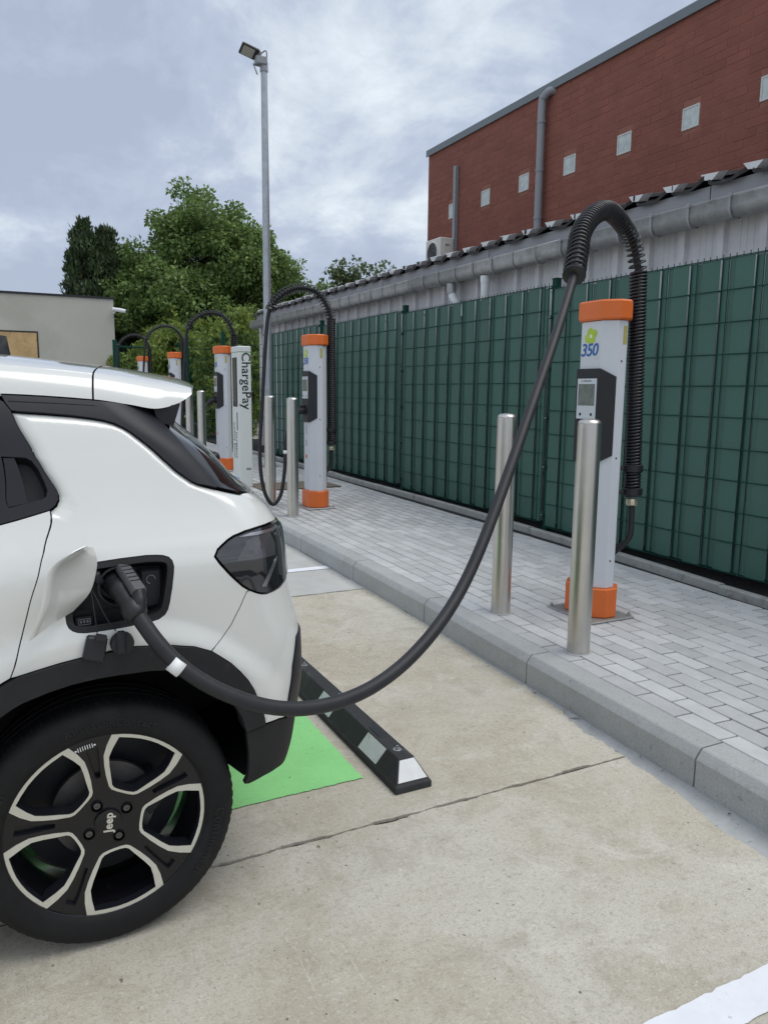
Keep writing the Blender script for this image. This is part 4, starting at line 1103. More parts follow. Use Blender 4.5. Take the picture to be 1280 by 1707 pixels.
def cdt(outer,holes,st):
    loops=[dens(outer,st)]+[dens(h,st) for h in holes]
    V=[];E=[]
    for L in loops:
        n0=len(V); V+=[Vector(p) for p in L]; E+=[(n0+i,n0+(i+1)%len(L)) for i in range(len(L))]
    nb=len(V)
    xs=[p[0] for p in outer]; zs=[p[1] for p in outer]
    bp=np.array([tuple(v) for v in V]); i0=math.floor(min(xs)/st); 
    gx=np.arange(i0*st,max(xs),st); gz_=np.arange(math.floor(min(zs)/st)*st,max(zs),st)
    for ix,x in enumerate(gx):
        for z in gz_:
            q=(float(x),float(z)+(st/2 if ix%2 else 0))
            if not inpoly(q,loops[0]) or any(inpoly(q,h) for h in loops[1:]): continue
            if np.min(np.hypot(bp[:,0]-q[0],bp[:,1]-q[1]))<st*0.55: continue
            V.append(Vector(q))
    r=geometry.delaunay_2d_cdt(V,E,[],0,1e-6)
    v2=[tuple(p) for p in r[0]]; T=[]
    for f in r[2]:
        c=((v2[f[0]][0]+v2[f[1]][0]+v2[f[2]][0])/3,(v2[f[0]][1]+v2[f[1]][1]+v2[f[2]][1])/3)
        if inpoly(c,loops[0]) and not any(inpoly(c,h) for h in loops[1:]):
            a,b,d=[Vector(v2[i]) for i in f]
            T.append(tuple(f) if (b-a).cross(d-a)>0 else tuple(f)[::-1])
    # boundary edges of kept triangles
    cnt={}
    for t in T:
        for k in range(3):
            e=(t[k],t[(k+1)%3]); cnt[e]=cnt.get(e,0)+1
    B=[e for e in cnt if (e[1],e[0]) not in cnt]
    return v2,T,B
def panel(name,outer,m,holes=(),off=0.0,depth=0.016,st=0.02,sides=(1,-1),gap=0.0013,parent=None,label=None,disp=None):
    outer=inset(outer,gap); v2,T,B=cdt(outer,list(holes),st)
    if disp is None:
        V=[PO(a,z,off) for a,z in v2]; NN=[SN(a,z) for a,z in v2]; n=len(V)
    else:
        D=lambda a,z: Vector(PO(a,z,off+disp(a,z)))
        V=[tuple(D(a,z)) for a,z in v2]; e=0.0015; NN=[]
        for a,z in v2:
            q_=(D(a+e,z)-D(a-e,z)).cross(D(a,z+e)-D(a,z-e)).normalized(); NN.append(tuple(q_))
        n=len(V)
    V2=list(V); N2=list(NN); F=[t for t in T]; idx={}
    # small rolled edge: boundary strip inwards
    bd=sorted({i for e in B for i in e}); 
    for i in bd: idx[i]=(len(V2),len(V2)+1); nn=NN[i]; p=V[i]; V2.append(p); N2.append(nn); V2.append(tuple(p[k]-nn[k]*depth for k in range(3))); N2.append(nn)
    ev={}
    for a,b in B:
        da=Vector(V[b])-Vector(V[a]); nn=Vector(NN[a]); en=da.cross(nn)
        for i in (a,b): ev[i]=ev.get(i,Vector((0,0,0)))+en.normalized() if en.length>0 else ev.get(i,Vector((0,0,0)))
    for i in bd:
        if i in ev and ev[i].length>0:
            e_=ev[i].normalized(); N2[idx[i][0]]=tuple(e_); N2[idx[i][1]]=tuple(e_)
    for a,b in B: F.append((idx[b][0],idx[a][0],idx[a][1],idx[b][1]))
    res=[]
    for s in sides:
        c=MB(); c.v=[cl(p if s>0 else mir(p)) for p in V2]; c.f=[f if s>0 else f[::-1] for f in F]; c.m=[0]*len(F)
        me=c.mesh(name,m,smooth=True); me.normals_split_custom_set_from_vertices([(q[0],q[1] if s>0 else -q[1],q[2]) for q in N2])
        par=parent if parent is None or not isinstance(parent,dict) else parent[s]
        o=link(name,me,par or car); res.append(o)
        if label: o['label']=label
    return res
ax=a_of_x
# ---- outlines on the body surface, (a,z): a runs rearwards along the flank and round the corner
DE=[(-0.3919,1.1532),(-0.4381,1.1144),(-0.469,1.0739),(-0.4869,1.0343),(-0.4994,0.9948),(-0.5179,0.9441),(-0.542,0.8939),(-0.5746,0.8364),(-0.6072,0.7792)]
DE=smooth_line([DE[0],DE[2],DE[4],DE[6],DE[8]],5)
DBk=[(-0.2223,1.387),(-0.262,1.3319),(-0.2987,1.2822),(-0.3134,1.2465),(-0.3205,1.2208),(-0.3239,1.2036),(-0.3291,1.1894),(-0.3398,1.1769),(-0.3603,1.1647),(-0.3919,1.1532)]
BLo=[(-0.2223,1.387),(-0.1515,1.3811),(-0.1002,1.3758),(-0.0577,1.3689),(-0.037,1.3636),(-0.022,1.3568),(-0.0134,1.3461),(-0.0102,1.334),(-0.0129,1.2972),(-0.0144,1.2663),(-0.0106,1.2366),(-0.0035,1.2191),(0.0056,1.2062),(0.0211,1.1977),(0.04,1.1921),(0.0954,1.1786),(0.1554,1.1661)]
COt=[(-0.5917,0.7811),(-0.5506,0.7893),(-0.4979,0.799),(-0.4457,0.8061),(-0.3824,0.8126),(-0.319,0.8157),(-0.2395,0.8064),(-0.1804,0.7926),(-0.1402,0.7732),(-0.0918,0.7311),(-0.0686,0.7036),(-0.0481,0.676),(-0.0319,0.6456),(-0.0185,0.6142),(-0.0035,0.5859),(0.0072,0.562),(0.0111,0.5423)]
CIn=[(-0.588,0.7177),(-0.5338,0.7335),(-0.4814,0.7441),(-0.4234,0.7497),(-0.3783,0.7507),(-0.3323,0.7501),(-0.2999,0.7494),(-0.2621,0.7446),(-0.2193,0.734),(-0.1773,0.7168),(-0.1514,0.7005),(-0.1268,0.6801),(-0.1052,0.6483),(-0.0869,0.6148),(-0.0619,0.5765),(-0.0446,0.5303),(-0.0332,0.4649),(-0.0248,0.3976),(-0.0289,0.3749)]
TLt=[(-0.0766,1.0175),(-0.0692,1.0316),(-0.0566,1.0409),(-0.0385,1.0526),(-0.0202,1.0607),(0.02,1.0704),(0.0681,1.076),(0.1286,1.0797),(0.225,1.080),(0.34,1.076)]
TLl=[(-0.0766,1.0175),(-0.0651,1.0012),(-0.0388,0.9674),(-0.0214,0.9472),(-0.0103,0.9343),(0.0047,0.9225),(0.0232,0.9136),(0.039,0.908),(0.0557,0.9054),(0.0884,0.9081),(0.1249,0.9128),(0.1558,0.92),(0.24,0.928),(0.34,0.932)]
SMm=[(-0.0035,0.9167),(-0.0328,0.8751),(-0.0684,0.8325),(-0.105,0.7998),(-0.1402,0.7740)]
PTt=[(-0.3688,1.0308),(-0.3107,1.0348),(-0.248,1.0372),(-0.2221,1.0357),(-0.2077,1.0337),(-0.1937,1.0282),(-0.1861,1.0189),(-0.1832,1.0039),(-0.1853,0.986),(-0.1925,0.9499),(-0.2051,0.9134),(-0.2136,0.8952),(-0.2245,0.8821),(-0.2422,0.8729),(-0.2641,0.8694),(-0.3361,0.865),(-0.3962,0.8629),(-0.4204,0.863),(-0.4356,0.8656),(-0.4447,0.8701),(-0.4513,0.8779),(-0.453,0.8896),(-0.4500,0.910),(-0.440,0.950),(-0.425,0.990),(-0.408,1.015),(-0.392,1.0265)]
CEN=ARC+WID
quarter=DE[::-1]+DBk[::-1][1:]+BLo[1:]+[(0.22,1.153),(0.335,1.148),(0.335,1.083)]+[(a,z+0.004) for a,z in TLt[::-1][1:-1]]+[(-0.080,1.0175)]+[(a-0.003,z-0.003) for a,z in TLl[1:6]]+SMm+COt[::-1][8:]
def seg_dist(pts):
    S=[(Vector(a),Vector(b_)) for a,b_ in zip(pts[:-1],pts[1:])]
    def f(a,z):
        p=Vector((a,z)); best=9.0
        for u,v_ in S:
            d=v_-u; t=max(0,min(1,(p-u).dot(d)/max(1e-9,d.length_squared))); best=min(best,(p-(u+d*t)).length)
        return best
    return f
lipd=seg_dist(DBk[::-1]+BLo[1:])
def lip(a,z):
    d=lipd(a,z)
    k=0.0
    if d<0.026: t=1-d/0.026; k-=0.011*t*t
    return k
panel('quarter_panel',quarter,m_cwhite,holes=[PTt],sides=(1,),st=0.0115,disp=lip)
panel('quarter_panel',quarter,m_cwhite,sides=(-1,),st=0.03)
bump=SMm[::-1]+[(a,z-0.004) for a,z in TLl[5:]]+[(CEN,0.935),(CEN,0.768),(0.30,0.766),(0.20,0.762),(0.151,0.7535),(0.1162,0.676),(0.0996,0.576),(0.0882,0.5400),(0.0623,0.5445)]+COt[::-1][:9]
panel('rear_bumper',bump,m_cwhite,st=0.02)
panel('bumper_insert',[(0.151,0.7515),(0.20,0.760),(0.30,0.764),(CEN,0.766),(CEN,0.535),(0.30,0.535),(0.0882,0.5371),(0.0996,0.576),(0.1162,0.676)],m_ctrim,off=0.006,st=0.02)
panel('lower_bumper',[(-0.0446,0.5303),(-0.0004,0.5375),(0.0623,0.542),(0.0882,0.5371),(0.30,0.533),(CEN,0.533),(CEN,0.37),(0.30,0.375),(0.0902,0.390),(0.0341,0.385),(-0.0137,0.372),(-0.0289,0.3749),(-0.0248,0.3976),(-0.0332,0.4649)],m_cplast,off=0.004,st=0.02)
# underside of the bumper
b=MB(); N_=14
for i in range(N_+1):
    a=-0.0289+(CEN+0.0289)*i/N_; p=PO(a,0.392 if a<0.3 else 0.385,-0.012); q1=Vector(p).lerp(Vector((0.30,YC,0.34)),0.10); q2=Vector(p).lerp(Vector((0.30,YC,0.34)),0.45); b.v+= [p,(q1.x,q1.y if i<N_ else YC,0.395),(q2.x,q2.y if i<N_ else YC,0.385)]
for i in range(N_):
    for k in (0,1): b.f.append((3*i+k,3*i+k+1,3*i+4+k,3*i+3+k)); b.m.append(0)
for s_ in (1,-1): cbuild(b,'bumper_underside',m_cplast,None,s_)
# arch cladding and sill, forward half in plain x,z
def arcx(r,t0,t1,n,cx=WCX,fl=1.0):
    o=[]
    for i in range(n+1):
        t=R(t0+(t1-t0)*i/n); o.append((cx+r*math.cos(t),WCZ+r*math.sin(t)))
    return o
def toA(pts): return [(ax(x,z),z) for x,z in pts]
fo=toA(arcx(0.489,116,167,8)); fi=toA(arcx(0.4275,118,186,10))
sill_top,sill_bot=0.435,0.24
XF=WCX-2.60
fo2=toA(arcx(0.478,14,60,6,XF)); fi2=toA(arcx(0.432,-6,60,8,XF))
clad=COt[::-1]+fo[0:]+toA([(-0.40,sill_top),(-1.2,sill_top),(-1.85,sill_top)])+fo2+fi2[::-1]+toA([(XF+0.44,sill_bot),(-1.2,sill_bot),(WCX-0.43,sill_bot)])+fi[::-1]+CIn[:-3]+[(-0.0446,0.5325),(-0.0004,0.5395)]
panel('arch_cladding',clad,m_cplast,off=0.010,depth=0.05,st=0.025)
# tail lamp
tailp=TLt+[(0.34,0.932)]+TLl[::-1][1:-1]
lampL=panel('tail_lamp',tailp,m_lens,off=0.003,depth=0.03,st=0.012,label='smoked black tail lamp')
lp_={1:lampL[0],-1:lampL[1]}
panel('lamp_reflector',[(-0.028,1.000),(0.015,1.052),(0.10,1.064),(0.118,1.030),(0.112,1.000)],m_lens3,off=0.0042,depth=0.004,st=0.02,parent=lp_)
panel('lamp_chrome_strip',[(-0.012,1.0585),(0.03,1.0675),(0.115,1.0705),(0.165,1.074),(0.150,1.064),(0.118,1.060),(0.05,1.058)],m_lens2,off=0.0050,depth=0.003,st=0.02,parent=lp_)
panel('lamp_lens_block',[(0.128,1.056),(0.175,1.068),(0.30,1.066),(0.30,0.940),(0.165,0.932),(0.120,0.945)],m_lens3,off=0.0065,depth=0.006,st=0.015,parent=lp_)
panel('lamp_light_guide',[(0.040,0.925),(0.118,1.000),(0.122,0.992),(0.060,0.922)],m_lens2,off=0.0052,depth=0.003,st=0.02,parent=lp_)
# tailgate and glass
panel('tailgate',[(0.338,1.147),(0.55,1.150),(CEN,1.150),(CEN,0.939),(0.345,0.936)],m_cwhite,st=0.04)
BRr=[(0.1928,1.3659),(0.162,1.3365),(0.1049,1.2875),(0.0856,1.2325),(0.0814,1.1894)]
panel('rear_window',[(0.1960,1.3659),(0.166,1.3365),(0.109,1.2875),(0.0896,1.2325),(0.0854,1.1870),(0.1554,1.1695),(0.33,1.158),(0.55,1.157),(CEN,1.157),(CEN,1.415),(0.4,1.405),(0.25,1.395)],m_cglass,off=-0.004,st=0.03)
REd=[(-0.2065,1.4261),(-0.1077,1.421),(-0.0073,1.4128),(0.06,1.4075),(0.13,1.402),(0.24,1.394)]
band=REd+[(0.21,1.378)]+BRr+[(0.0754,1.1850),(0.04,1.1941)]+BLo[::-1][3:]+[(-0.2150,1.4080)]
panel('pillar_trim',band,m_ctrim,off=0.001,st=0.016)
panel('trim_groove',[(-0.205,1.4105),(-0.10,1.4052),(-0.02,1.3995),(-0.02,1.3985),(-0.10,1.4036),(-0.205,1.4085)],m_cgap,off=0.0016,depth=0.001,st=0.03,gap=0)
# fin under the spoiler
b=MB(); q=[(0.362,1.3905),(0.432,1.405),(0.412,1.345),(0.385,1.352),(0.368,1.370)]
b.prism(q,1,2.092,2.150)
for s_ in (1,-1): cbuild(b,'spoiler_fin',m_ctrim,None,s_)
# doors
belt=toA([(0.0875,1.1532),(0.02,1.136),(-0.10,1.110),(-0.30,1.078),(-0.60,1.058),(-0.934,1.045)])
vl=lambda x,z0,z1,n=10: [(x,z0+(z1-z0)*i/n) for i in range(n+1)]
rdoor=DE+toA(arcx(0.494,116,164,8)[1:])+toA([(-0.36,0.455),(-0.65,0.455)]+vl(-0.934,0.455,1.04))+belt[::-1][:-1]
panel('rear_door',rdoor,m_cwhite,st=0.03)
HD=[(-0.3726,1.2814),(-0.3245,1.2772),(-0.3189,1.2698),(-0.3239,1.2488),(-0.3346,1.2243),(-0.3461,1.1989),(-0.3598,1.1852),(-0.3762,1.1788),(-0.4647,1.1636)]
win=toA([(-0.10,1.135),(-0.30,1.100)]+vl(-0.885,1.068,1.39)+[(-0.16,1.385),(-0.14,1.30),(-0.115,1.20)])
frame=DBk+belt[1:]+toA(vl(-0.934,1.06,1.436)+[(-0.5,1.434),(-0.02,1.424)])+[(-0.2160,1.409)]
fr=panel('door_frame',frame,m_ctrim,holes=[HD,win],off=0.001,st=0.018)
panel('door_window',win,m_cglass,off=-0.004,st=0.05)
hd_par={1:fr[0],-1:fr[1]}
# handle pocket and lever
def pocket(outline,depth,m,name,parent,sides=(1,-1),taper=0.0,off0=0.001):
    L=dens(outline,0.02); n=len(L); c0=(sum(p[0] for p in L)/n,sum(p[1] for p in L)/n); b=MB()
    for k,(d,tp) in enumerate(((off0,0),(-depth*0.15,taper*0.2),(-depth,taper))):
        for a,z in L: b.v.append(PO(a+(c0[0]-a)*tp,z+(c0[1]-z)*tp,d))
    b.v.append(PO(c0[0],c0[1],-depth))
    A=sum(L[i][0]*L[(i+1)%n][1]-L[(i+1)%n][0]*L[i][1] for i in range(n))
    for k in (0,1):
        for i in range(n): 
            f=(k*n+i,k*n+(i+1)%n,(k+1)*n+(i+1)%n,(k+1)*n+i); b.f.append(f[::-1] if A<0 else f); b.m.append(0)
    for i in range(n): b.f.append((2*n+i,2*n+(i+1)%n,3*n) if A>0 else (2*n+(i+1)%n,2*n+i,3*n)); b.m.append(0)
    for s_ in sides: cbuild(b,name,m,parent[s_] if isinstance(parent,dict) else parent,s_)
pocket(HD,0.045,m_black,'handle_pocket',hd_par,taper=0.1)
panel('door_handle',[(-0.372,1.2786),(-0.3470,1.2786),(-0.4107,1.1730),(-0.4623,1.1656)],m_ctrim,off=-0.002,depth=0.012,st=0.02,parent=hd_par,gap=0.0005)
fdoor=toA(vl(-0.939,1.041,0.455)+[(-1.80,0.455),(-1.93,0.62),(-1.96,0.90),(-1.93,1.02)])
panel('front_door',fdoor,m_cwhite,st=0.06)
panel('front_door_frame',toA([(-1.93,1.024),(-1.90,1.07),(-1.45,1.40),(-1.30,1.436)]+vl(-0.939,1.436,1.047)),m_ctrim,holes=[toA([(-0.98,1.085),(-1.80,1.068),(-1.42,1.385),(-0.98,1.395)])],off=0.001,st=0.06)
panel('front_door_window',toA([(-0.98,1.085),(-1.80,1.068),(-1.42,1.385),(-0.98,1.395)]),m_cglass,off=-0.004,st=0.08)
fend=toA([(-1.965,1.018),(-1.97,0.90),(-1.94,0.62)]+arcx(0.485,35,145,10,XF)+[(-2.95,0.62),(-3.25,0.62),(-3.32,0.80),(-3.22,0.93),(-2.6,1.0)])
panel('front_wing',fend,m_cwhite,st=0.05)
# bonnet, windscreen, nose (beyond the left edge of the picture)
def loft(name,secs,m,smooth=True,angle=None):
    b=MB(); n=len(secs[0])
    for S_ in secs: b.v+=list(S_)
    for i in range(len(secs)-1):
        for k in range(n-1): b.f.append((i*n+k,i*n+k+1,(i+1)*n+k+1,(i+1)*n+k)); b.m.append(0)
    return cbuild(b,name,m,None,1,smooth,angle)
def arcsec(x,y0,z0,zc,n=16,xb=0.0):
    o=[]
    for i in range(n+1):
        t=-1+2*i/n; o.append((x-xb*(1-t*t),YC+t*(YC-y0),z0+(zc-z0)*(1-abs(t)**2.6)))
    return o
loft('bonnet',[arcsec(-2.02,1.93,1.02,1.075),arcsec(-2.5,1.955,1.00,1.055,xb=0.02),arcsec(-3.0,2.01,0.955,1.0,xb=0.05),arcsec(-3.22,2.06,0.91,0.94,xb=0.09)],m_cwhite)
loft('windscreen',[arcsec(-1.46,2.10,1.425,1.50,xb=0.06),arcsec(-1.75,2.02,1.24,1.32,xb=0.09),arcsec(-2.00,1.955,1.05,1.12,xb=0.12)],m_cglass)
loft('front_bumper',[arcsec(-3.22,2.06,0.905,0.935,xb=0.09),arcsec(-3.30,2.04,0.80,0.82,xb=0.10),arcsec(-3.32,2.02,0.60,0.60,xb=0.10),arcsec(-3.26,2.02,0.36,0.36,xb=0.10),arcsec(-3.1,2.05,0.25,0.25,xb=0.10)],m_cplast)
# ---- roof and spoiler
ZE=pchip([(-2.0,1.425),(-1.3,1.440),(-0.6,1.438),(0.0,1.4285),(0.21,1.4155),(0.30,1.402),(0.365,1.3915),(0.39,1.3945),(0.44,1.4110),(0.473,1.4310)])
YE=pchip([(-2.0,2.11),(-1.3,2.078),(-0.6,2.070),(0.0,2.071),(0.21,2.070),(0.365,2.078),(0.42,2.098),(0.473,2.125)])
ZC=pchip([(-2.0,1.43),(-1.5,1.495),(-1.1,1.548),(-0.6,1.562),(0.0,1.546),(0.212,1.528),(0.345,1.515),(0.467,1.497),(0.546,1.482),(0.59,1.466),(0.605,1.457)])
GP=[(0.0,0.0),(0.003,0.10),(0.008,0.24),(0.017,0.40),(0.030,0.54),(0.043,0.62),(0.0455,0.60),(0.0490,0.60),(0.0515,0.645),(0.070,0.69),(0.11,0.76),(0.18,0.83),(0.28,0.90),(0.42,0.955),(0.58,0.985),(0.70,1.0)]
GPs=[(0.0,0.0),(0.003,0.10),(0.008,0.24),(0.017,0.40),(0.030,0.54),(0.043,0.62),(0.0460,0.632),(0.0490,0.642),(0.0515,0.652),(0.070,0.69),(0.11,0.76),(0.18,0.83),(0.28,0.90),(0.42,0.955),(0.58,0.985),(0.70,1.0)]
XTE=pchip([(0.0,0.470),(0.05,0.480),(0.15,0.505),(0.30,0.540),(0.50,0.580),(0.70,0.605)])
def roofpt(u,k,prof):
    dy,g=prof[k]; xt=XTE(dy); x=-1.50+u*(xt+1.50); xe=-1.50+u*(0.470+1.50); xc=-1.50+u*(0.605+1.50)
    ze,zc,ye=ZE(xe),ZC(xc),YE(xe); f=(YC-ye)/0.70
    return (x,ye+dy*f,ze+(zc-ze)*g)
us=(0.210+1.50)/1.97
def roof_piece(name,u0,u1,n,prof):
    b=MB(); m_=len(prof); K=list(range(m_))+list(range(m_-2,-1,-1))
    for i in range(n+1):
        u=u0+(u1-u0)*i/n
        for j,k in enumerate(K):
            p=roofpt(u,k,prof); b.v.append(p if j<m_ else mir(p))
    w_=len(K)
    for i in range(n):
        for j in range(w_-1): b.f.append((i*w_+j,(i+1)*w_+j,(i+1)*w_+j+1,i*w_+j+1)); b.m.append(0)
    o=cbuild(b,name,m_cwhite,None,1,False,38); return o
roof_piece('roof',0.0,us-0.0012,30,GP)
sp=roof_piece('spoiler',us+0.0012,1.0,26,GPs)
# trailing lip and underside of the spoiler
b=MB(); m_=len(GPs); K=list(range(m_))+list(range(m_-2,-1,-1)); 
for j,k in enumerate(K):
    p=roofpt(1.0,k,GPs); 
    p2=(p[0]-0.004,p[1],max(1.428,p[2]-0.026) if k>0 else p[2]-0.002); dy=GPs[k][0]
    p3=(0.372 if dy<0.05 else 0.33,p[1]-0.02*(1-min(1,dy/0.1)),1.396+0.01*min(1,dy/0.3))
    for q in (p,p2,p3): b.v.append(q if j<m_ else mir(q))
for j in range(len(K)-1):
    for k in (0,1): b.f.append((3*j+k,3*j+k+1,3*j+4+k,3*j+3+k)); b.m.append(0)
cbuild(b,'spoiler_underside',m_cwhite,sp,1,False,30)
# small stop lamp strip under the spoiler edge is hidden; antenna fin on the roof
b=MB(); L_=[(-0.16,0.012,0.0),(-0.12,0.022,0.030),(-0.06,0.026,0.058),(0.0,0.024,0.070),(0.030,0.022,0.066),(0.040,0.020,0.0)]
zb=1.541
for (x,w_,h) in L_:
    for (dy,hh) in ((-w_*1.3,0),(-w_,h*0.5),(-w_*0.35,h),(w_*0.35,h),(w_,h*0.5),(w_*1.3,0)): b.v.append((x,YC+dy,zb+hh))
for i in range(len(L_)-1):
    for k in range(5): b.f.append((6*i+k,6*i+k+1,6*i+7+k,6*i+6+k)); b.m.append(0)
b.f.append(tuple(range(30,36))); b.m.append(0)
cbuild(b,'roof_antenna',m_ctrim,None,1,False,50)
# rear wiper
b=MB(); b.tube([(0.655,YC,1.175),(0.680,YC,1.190),(0.704,YC,1.200),(0.712,YC,1.203)],[0.020,0.023,0.020,0.010],12); wip=cbuild(b,'wiper_pivot',m_ctrim,None,1,True)
b=MB(); b.tube([(0.690,YC,1.205),(0.66,YC+0.06,1.228),(0.615,YC+0.30,1.245)],[0.012,0.010,0.006],8); cbuild(b,'wiper_arm',m_cplast,wip,1,True)
# ---- black shell added behind the panels to block light; wheel wells, underbody
b=MB(); na,nz=90,34
grid={}
for i in range(na+1):
    for j in range(nz+1):
        z=0.405+(1.42-0.405)*j/nz; a0=ax(-3.15,z) if z<0.9 else (ax(-1.9,z) if z<1.05 else ax(-1.40,z)); a=a0+(CEN-a0)*i/na
        grid[i,j]=len(b.v); b.v.append(PO(a,z,-0.020))
for i in range(na):
    for j in range(nz):
        f=(grid[i,j],grid[i+1,j],grid[i+1,j+1],grid[i,j+1]); c=[sum(b.v[q][k] for q in f)/4 for k in range(3)]
        if any(math.hypot(c[0]-cx,c[2]-WCZ)<0.455 for cx in (WCX,XF)): continue
        if 0.11<c[0]<0.40 and 0.84<c[2]<1.06: continue
        if -0.02<c[0]<0.10 and 1.14<c[2]<1.30: continue
        b.f.append(f); b.m.append(0)
for s_ in (1,-1): cbuild(b,'light_block_shell',m_cgap,None,s_)
for cx in (WCX,XF):
    b=MB(); n=26
    for i in range(n+1):
        t=R(13+160*i/n); 
        for y in (1.925,2.20,2.38): b.v.append((cx+0.447*math.cos(t),y,WCZ+0.447*math.sin(t)))
    for i in range(n):
        for k in (0,1): b.f.append((3*i+k,3*i+k+1,3*i+4+k,3*i+3+k)); b.m.append(0)
    n0=len(b.v); b.v.append((cx,2.38,WCZ))
    for i in range(n): b.f.append((3*i+2,n0,3*(i+1)+2)); b.m.append(0)
    for s_ in (1,-1): cbuild(b,'wheel_well',m_cplast,None,s_)
b=MB(); b.box(-3.0,0.50,2.39,2*YC-2.39,0.20,0.45); cbuild(b,'underbody_block',m_cplast)  # black boxes under the body, put in to block light
b=MB(); b.box(XF+0.46,WCX-0.46,1.96,2*YC-1.96,0.19,0.33); cbuild(b,'underbody_block',m_cplast)
b=MB(); b.tube([(WCX,2.1,WCZ),(WCX,2*YC-2.1,WCZ)],0.04,10); cbuild(b,'rear_axle',m_cplast)
b=MB(); b.tube(bez([(0.36,2.25,0.52),(0.34,2.15,0.44),(0.25,2.12,0.40),(0.20,2.15,0.36)],5),0.012,8); cbuild(b,'brake_hose',m_black,None,1,True)

# ---- charge port on the near side
cp=None
ring_o=PTt; 
panel('charge_port_surround',PTt,m_cplast,holes=[inset(PTt,0.016)],off=-0.002,depth=0.02,sides=(1,),st=0.02,gap=0.0)
cpo=[o for o in bpy.data.objects if o.name.startswith('charge_port_surround')][0]
pocket(inset(PTt,0.015),0.085,m_black,'charge_port_bowl',cpo,sides=(1,),taper=0.04,off0=-0.004)
b=MB(); b.bbox(0.285,0.340,1.935,1.945,0.895,0.995,0.006); cbuild(b,'port_plate',m_dark,cpo)
b=MB(); b.tube([(0.312+0.011*math.cos(t),1.9335,0.968+0.011*math.sin(t)) for t in [2*math.pi*i/14 for i in range(11)]],0.0012,5); cbuild(b,'power_symbol',m_gpipe,cpo)
b=MB(); b.bbox(0.128,0.170,1.925,1.935,0.868,0.892,0.003); lab=cbuild(b,'connector_label',m_dark,cpo)
b=MB()
for (x0,x1,z0,z1) in ((0.136,0.164,0.8865,0.888),(0.136,0.164,0.8725,0.874),(0.136,0.1375,0.874,0.8865),(0.1625,0.164,0.874,0.8865)): b.box(x0,x1,1.9232,1.9248,z0,z1)
for x in (0.1425,0.150,0.1575): b.box(x-0.002,x+0.002,1.9232,1.9248,0.8775,0.884)
cbuild(b,'connector_print',m_gpipe,lab)
b=MB(); b.lathe([(0.050,1.915),(0.052,1.905),(0.045,1.903),(0.044,1.95)],26,(0.232,0,0.965),'y'); cbuild(b,'charge_socket',m_black,cpo,1,True)
# hinged flap, open
Hc=[(0.170,1.890,1.069),(0.176,1.886,1.045),(0.174,1.885,1.015),(0.157,1.885,0.962),(0.118,1.885,0.920)]
Fc=[(0.148,1.80,1.092),(0.108,1.775,1.078),(0.070,1.768,1.045),(0.050,1.768,0.965),(0.022,1.772,0.896)]
hc=bez(Hc,4); fc=bez(Fc,4); b=MB(); nn=6; m_=len(hc)
for side_ in (0,1):
    for i in range(m_):
        for k in range(nn+1):
            t=k/nn; p=hc[i].lerp(fc[i],t); bul=0.013*math.sin(math.pi*t)*math.sin(math.pi*(0.15+0.7*i/(m_-1)))
            b.v.append((p.x-bul+(0.006 if side_ else 0),p.y+(0.002 if side_ else 0),p.z))
W_=nn+1; o0=m_*W_
for i in range(m_-1):
    for k in range(nn):
        b.f.append((i*W_+k,i*W_+k+1,(i+1)*W_+k+1,(i+1)*W_+k)); b.m.append(0); b.f.append((o0+i*W_+k,o0+(i+1)*W_+k,o0+(i+1)*W_+k+1,o0+i*W_+k+1)); b.m.append(0)
per=[i*W_ for i in range(m_)]+[(m_-1)*W_+k for k in range(1,W_)]+[i*W_+nn for i in range(m_-2,-1,-1)]+[k for k in range(nn-1,0,-1)]
for i in range(len(per)):
    a_,c_=per[i],per[(i+1)%len(per)]; b.f.append((a_,c_,o0+c_,o0+a_)); b.m.append(0)
flap=cbuild(b,'charge_flap',m_cwhite,None,1,False,50)
b=MB(); b.tube(bez([(0.165,1.915,0.965),(0.150,1.895,0.965),(0.142,1.885,0.965)],5),0.007,8); cbuild(b,'flap_hinge',m_cplast,flap,1,True)
b=MB(); b.tube(bez([(0.178,1.90,1.005),(0.186,1.905,0.985),(0.19,1.915,0.98)],4),0.010,8); cbuild(b,'flap_damper',m_dark,flap,1,True)
# sealing caps dangling on cords
b=MB(); V=[(0.150,0.862),(0.196,0.853),(0.184,0.790),(0.136,0.806)]
b.prism([(x,z) for x,z in V],1,1.858,1.880); cap=cbuild(b,'socket_cap',m_dark,None,1); cap.modifiers.new('b','BEVEL').width=0.004
b=MB(); b.prism([(0.170,0.868),(0.193,0.860),(0.190,0.848),(0.166,0.856)],1,1.848,1.860); cbuild(b,'cap_grip',m_dark,cap)
b=MB(); b.tube(bez([(0.173,1.868,0.866),(0.170,1.876,0.91),(0.166,1.91,0.975)],6),0.0016,5); cbuild(b,'cap_cord',m_black,cap,1,True)
b=MB(); b.lathe([(0.0,1.852),(0.026,1.853),(0.028,1.860),(0.028,1.872),(0.022,1.879),(0.0,1.88)],18,(0.228,0,0.834),'y'); cap2=cbuild(b,'socket_cap',m_dark,None,1,False,40)
b=MB(); b.bbox(0.214,0.234,1.842,1.854,0.812,0.870,0.004); cbuild(b,'cap_grip',m_dark,cap2)
b=MB(); b.tube(bez([(0.215,1.866,0.866),(0.195,1.874,0.90),(0.166,1.91,0.972)],6),0.0016,5); cbuild(b,'cap_cord',m_black,cap2,1,True)

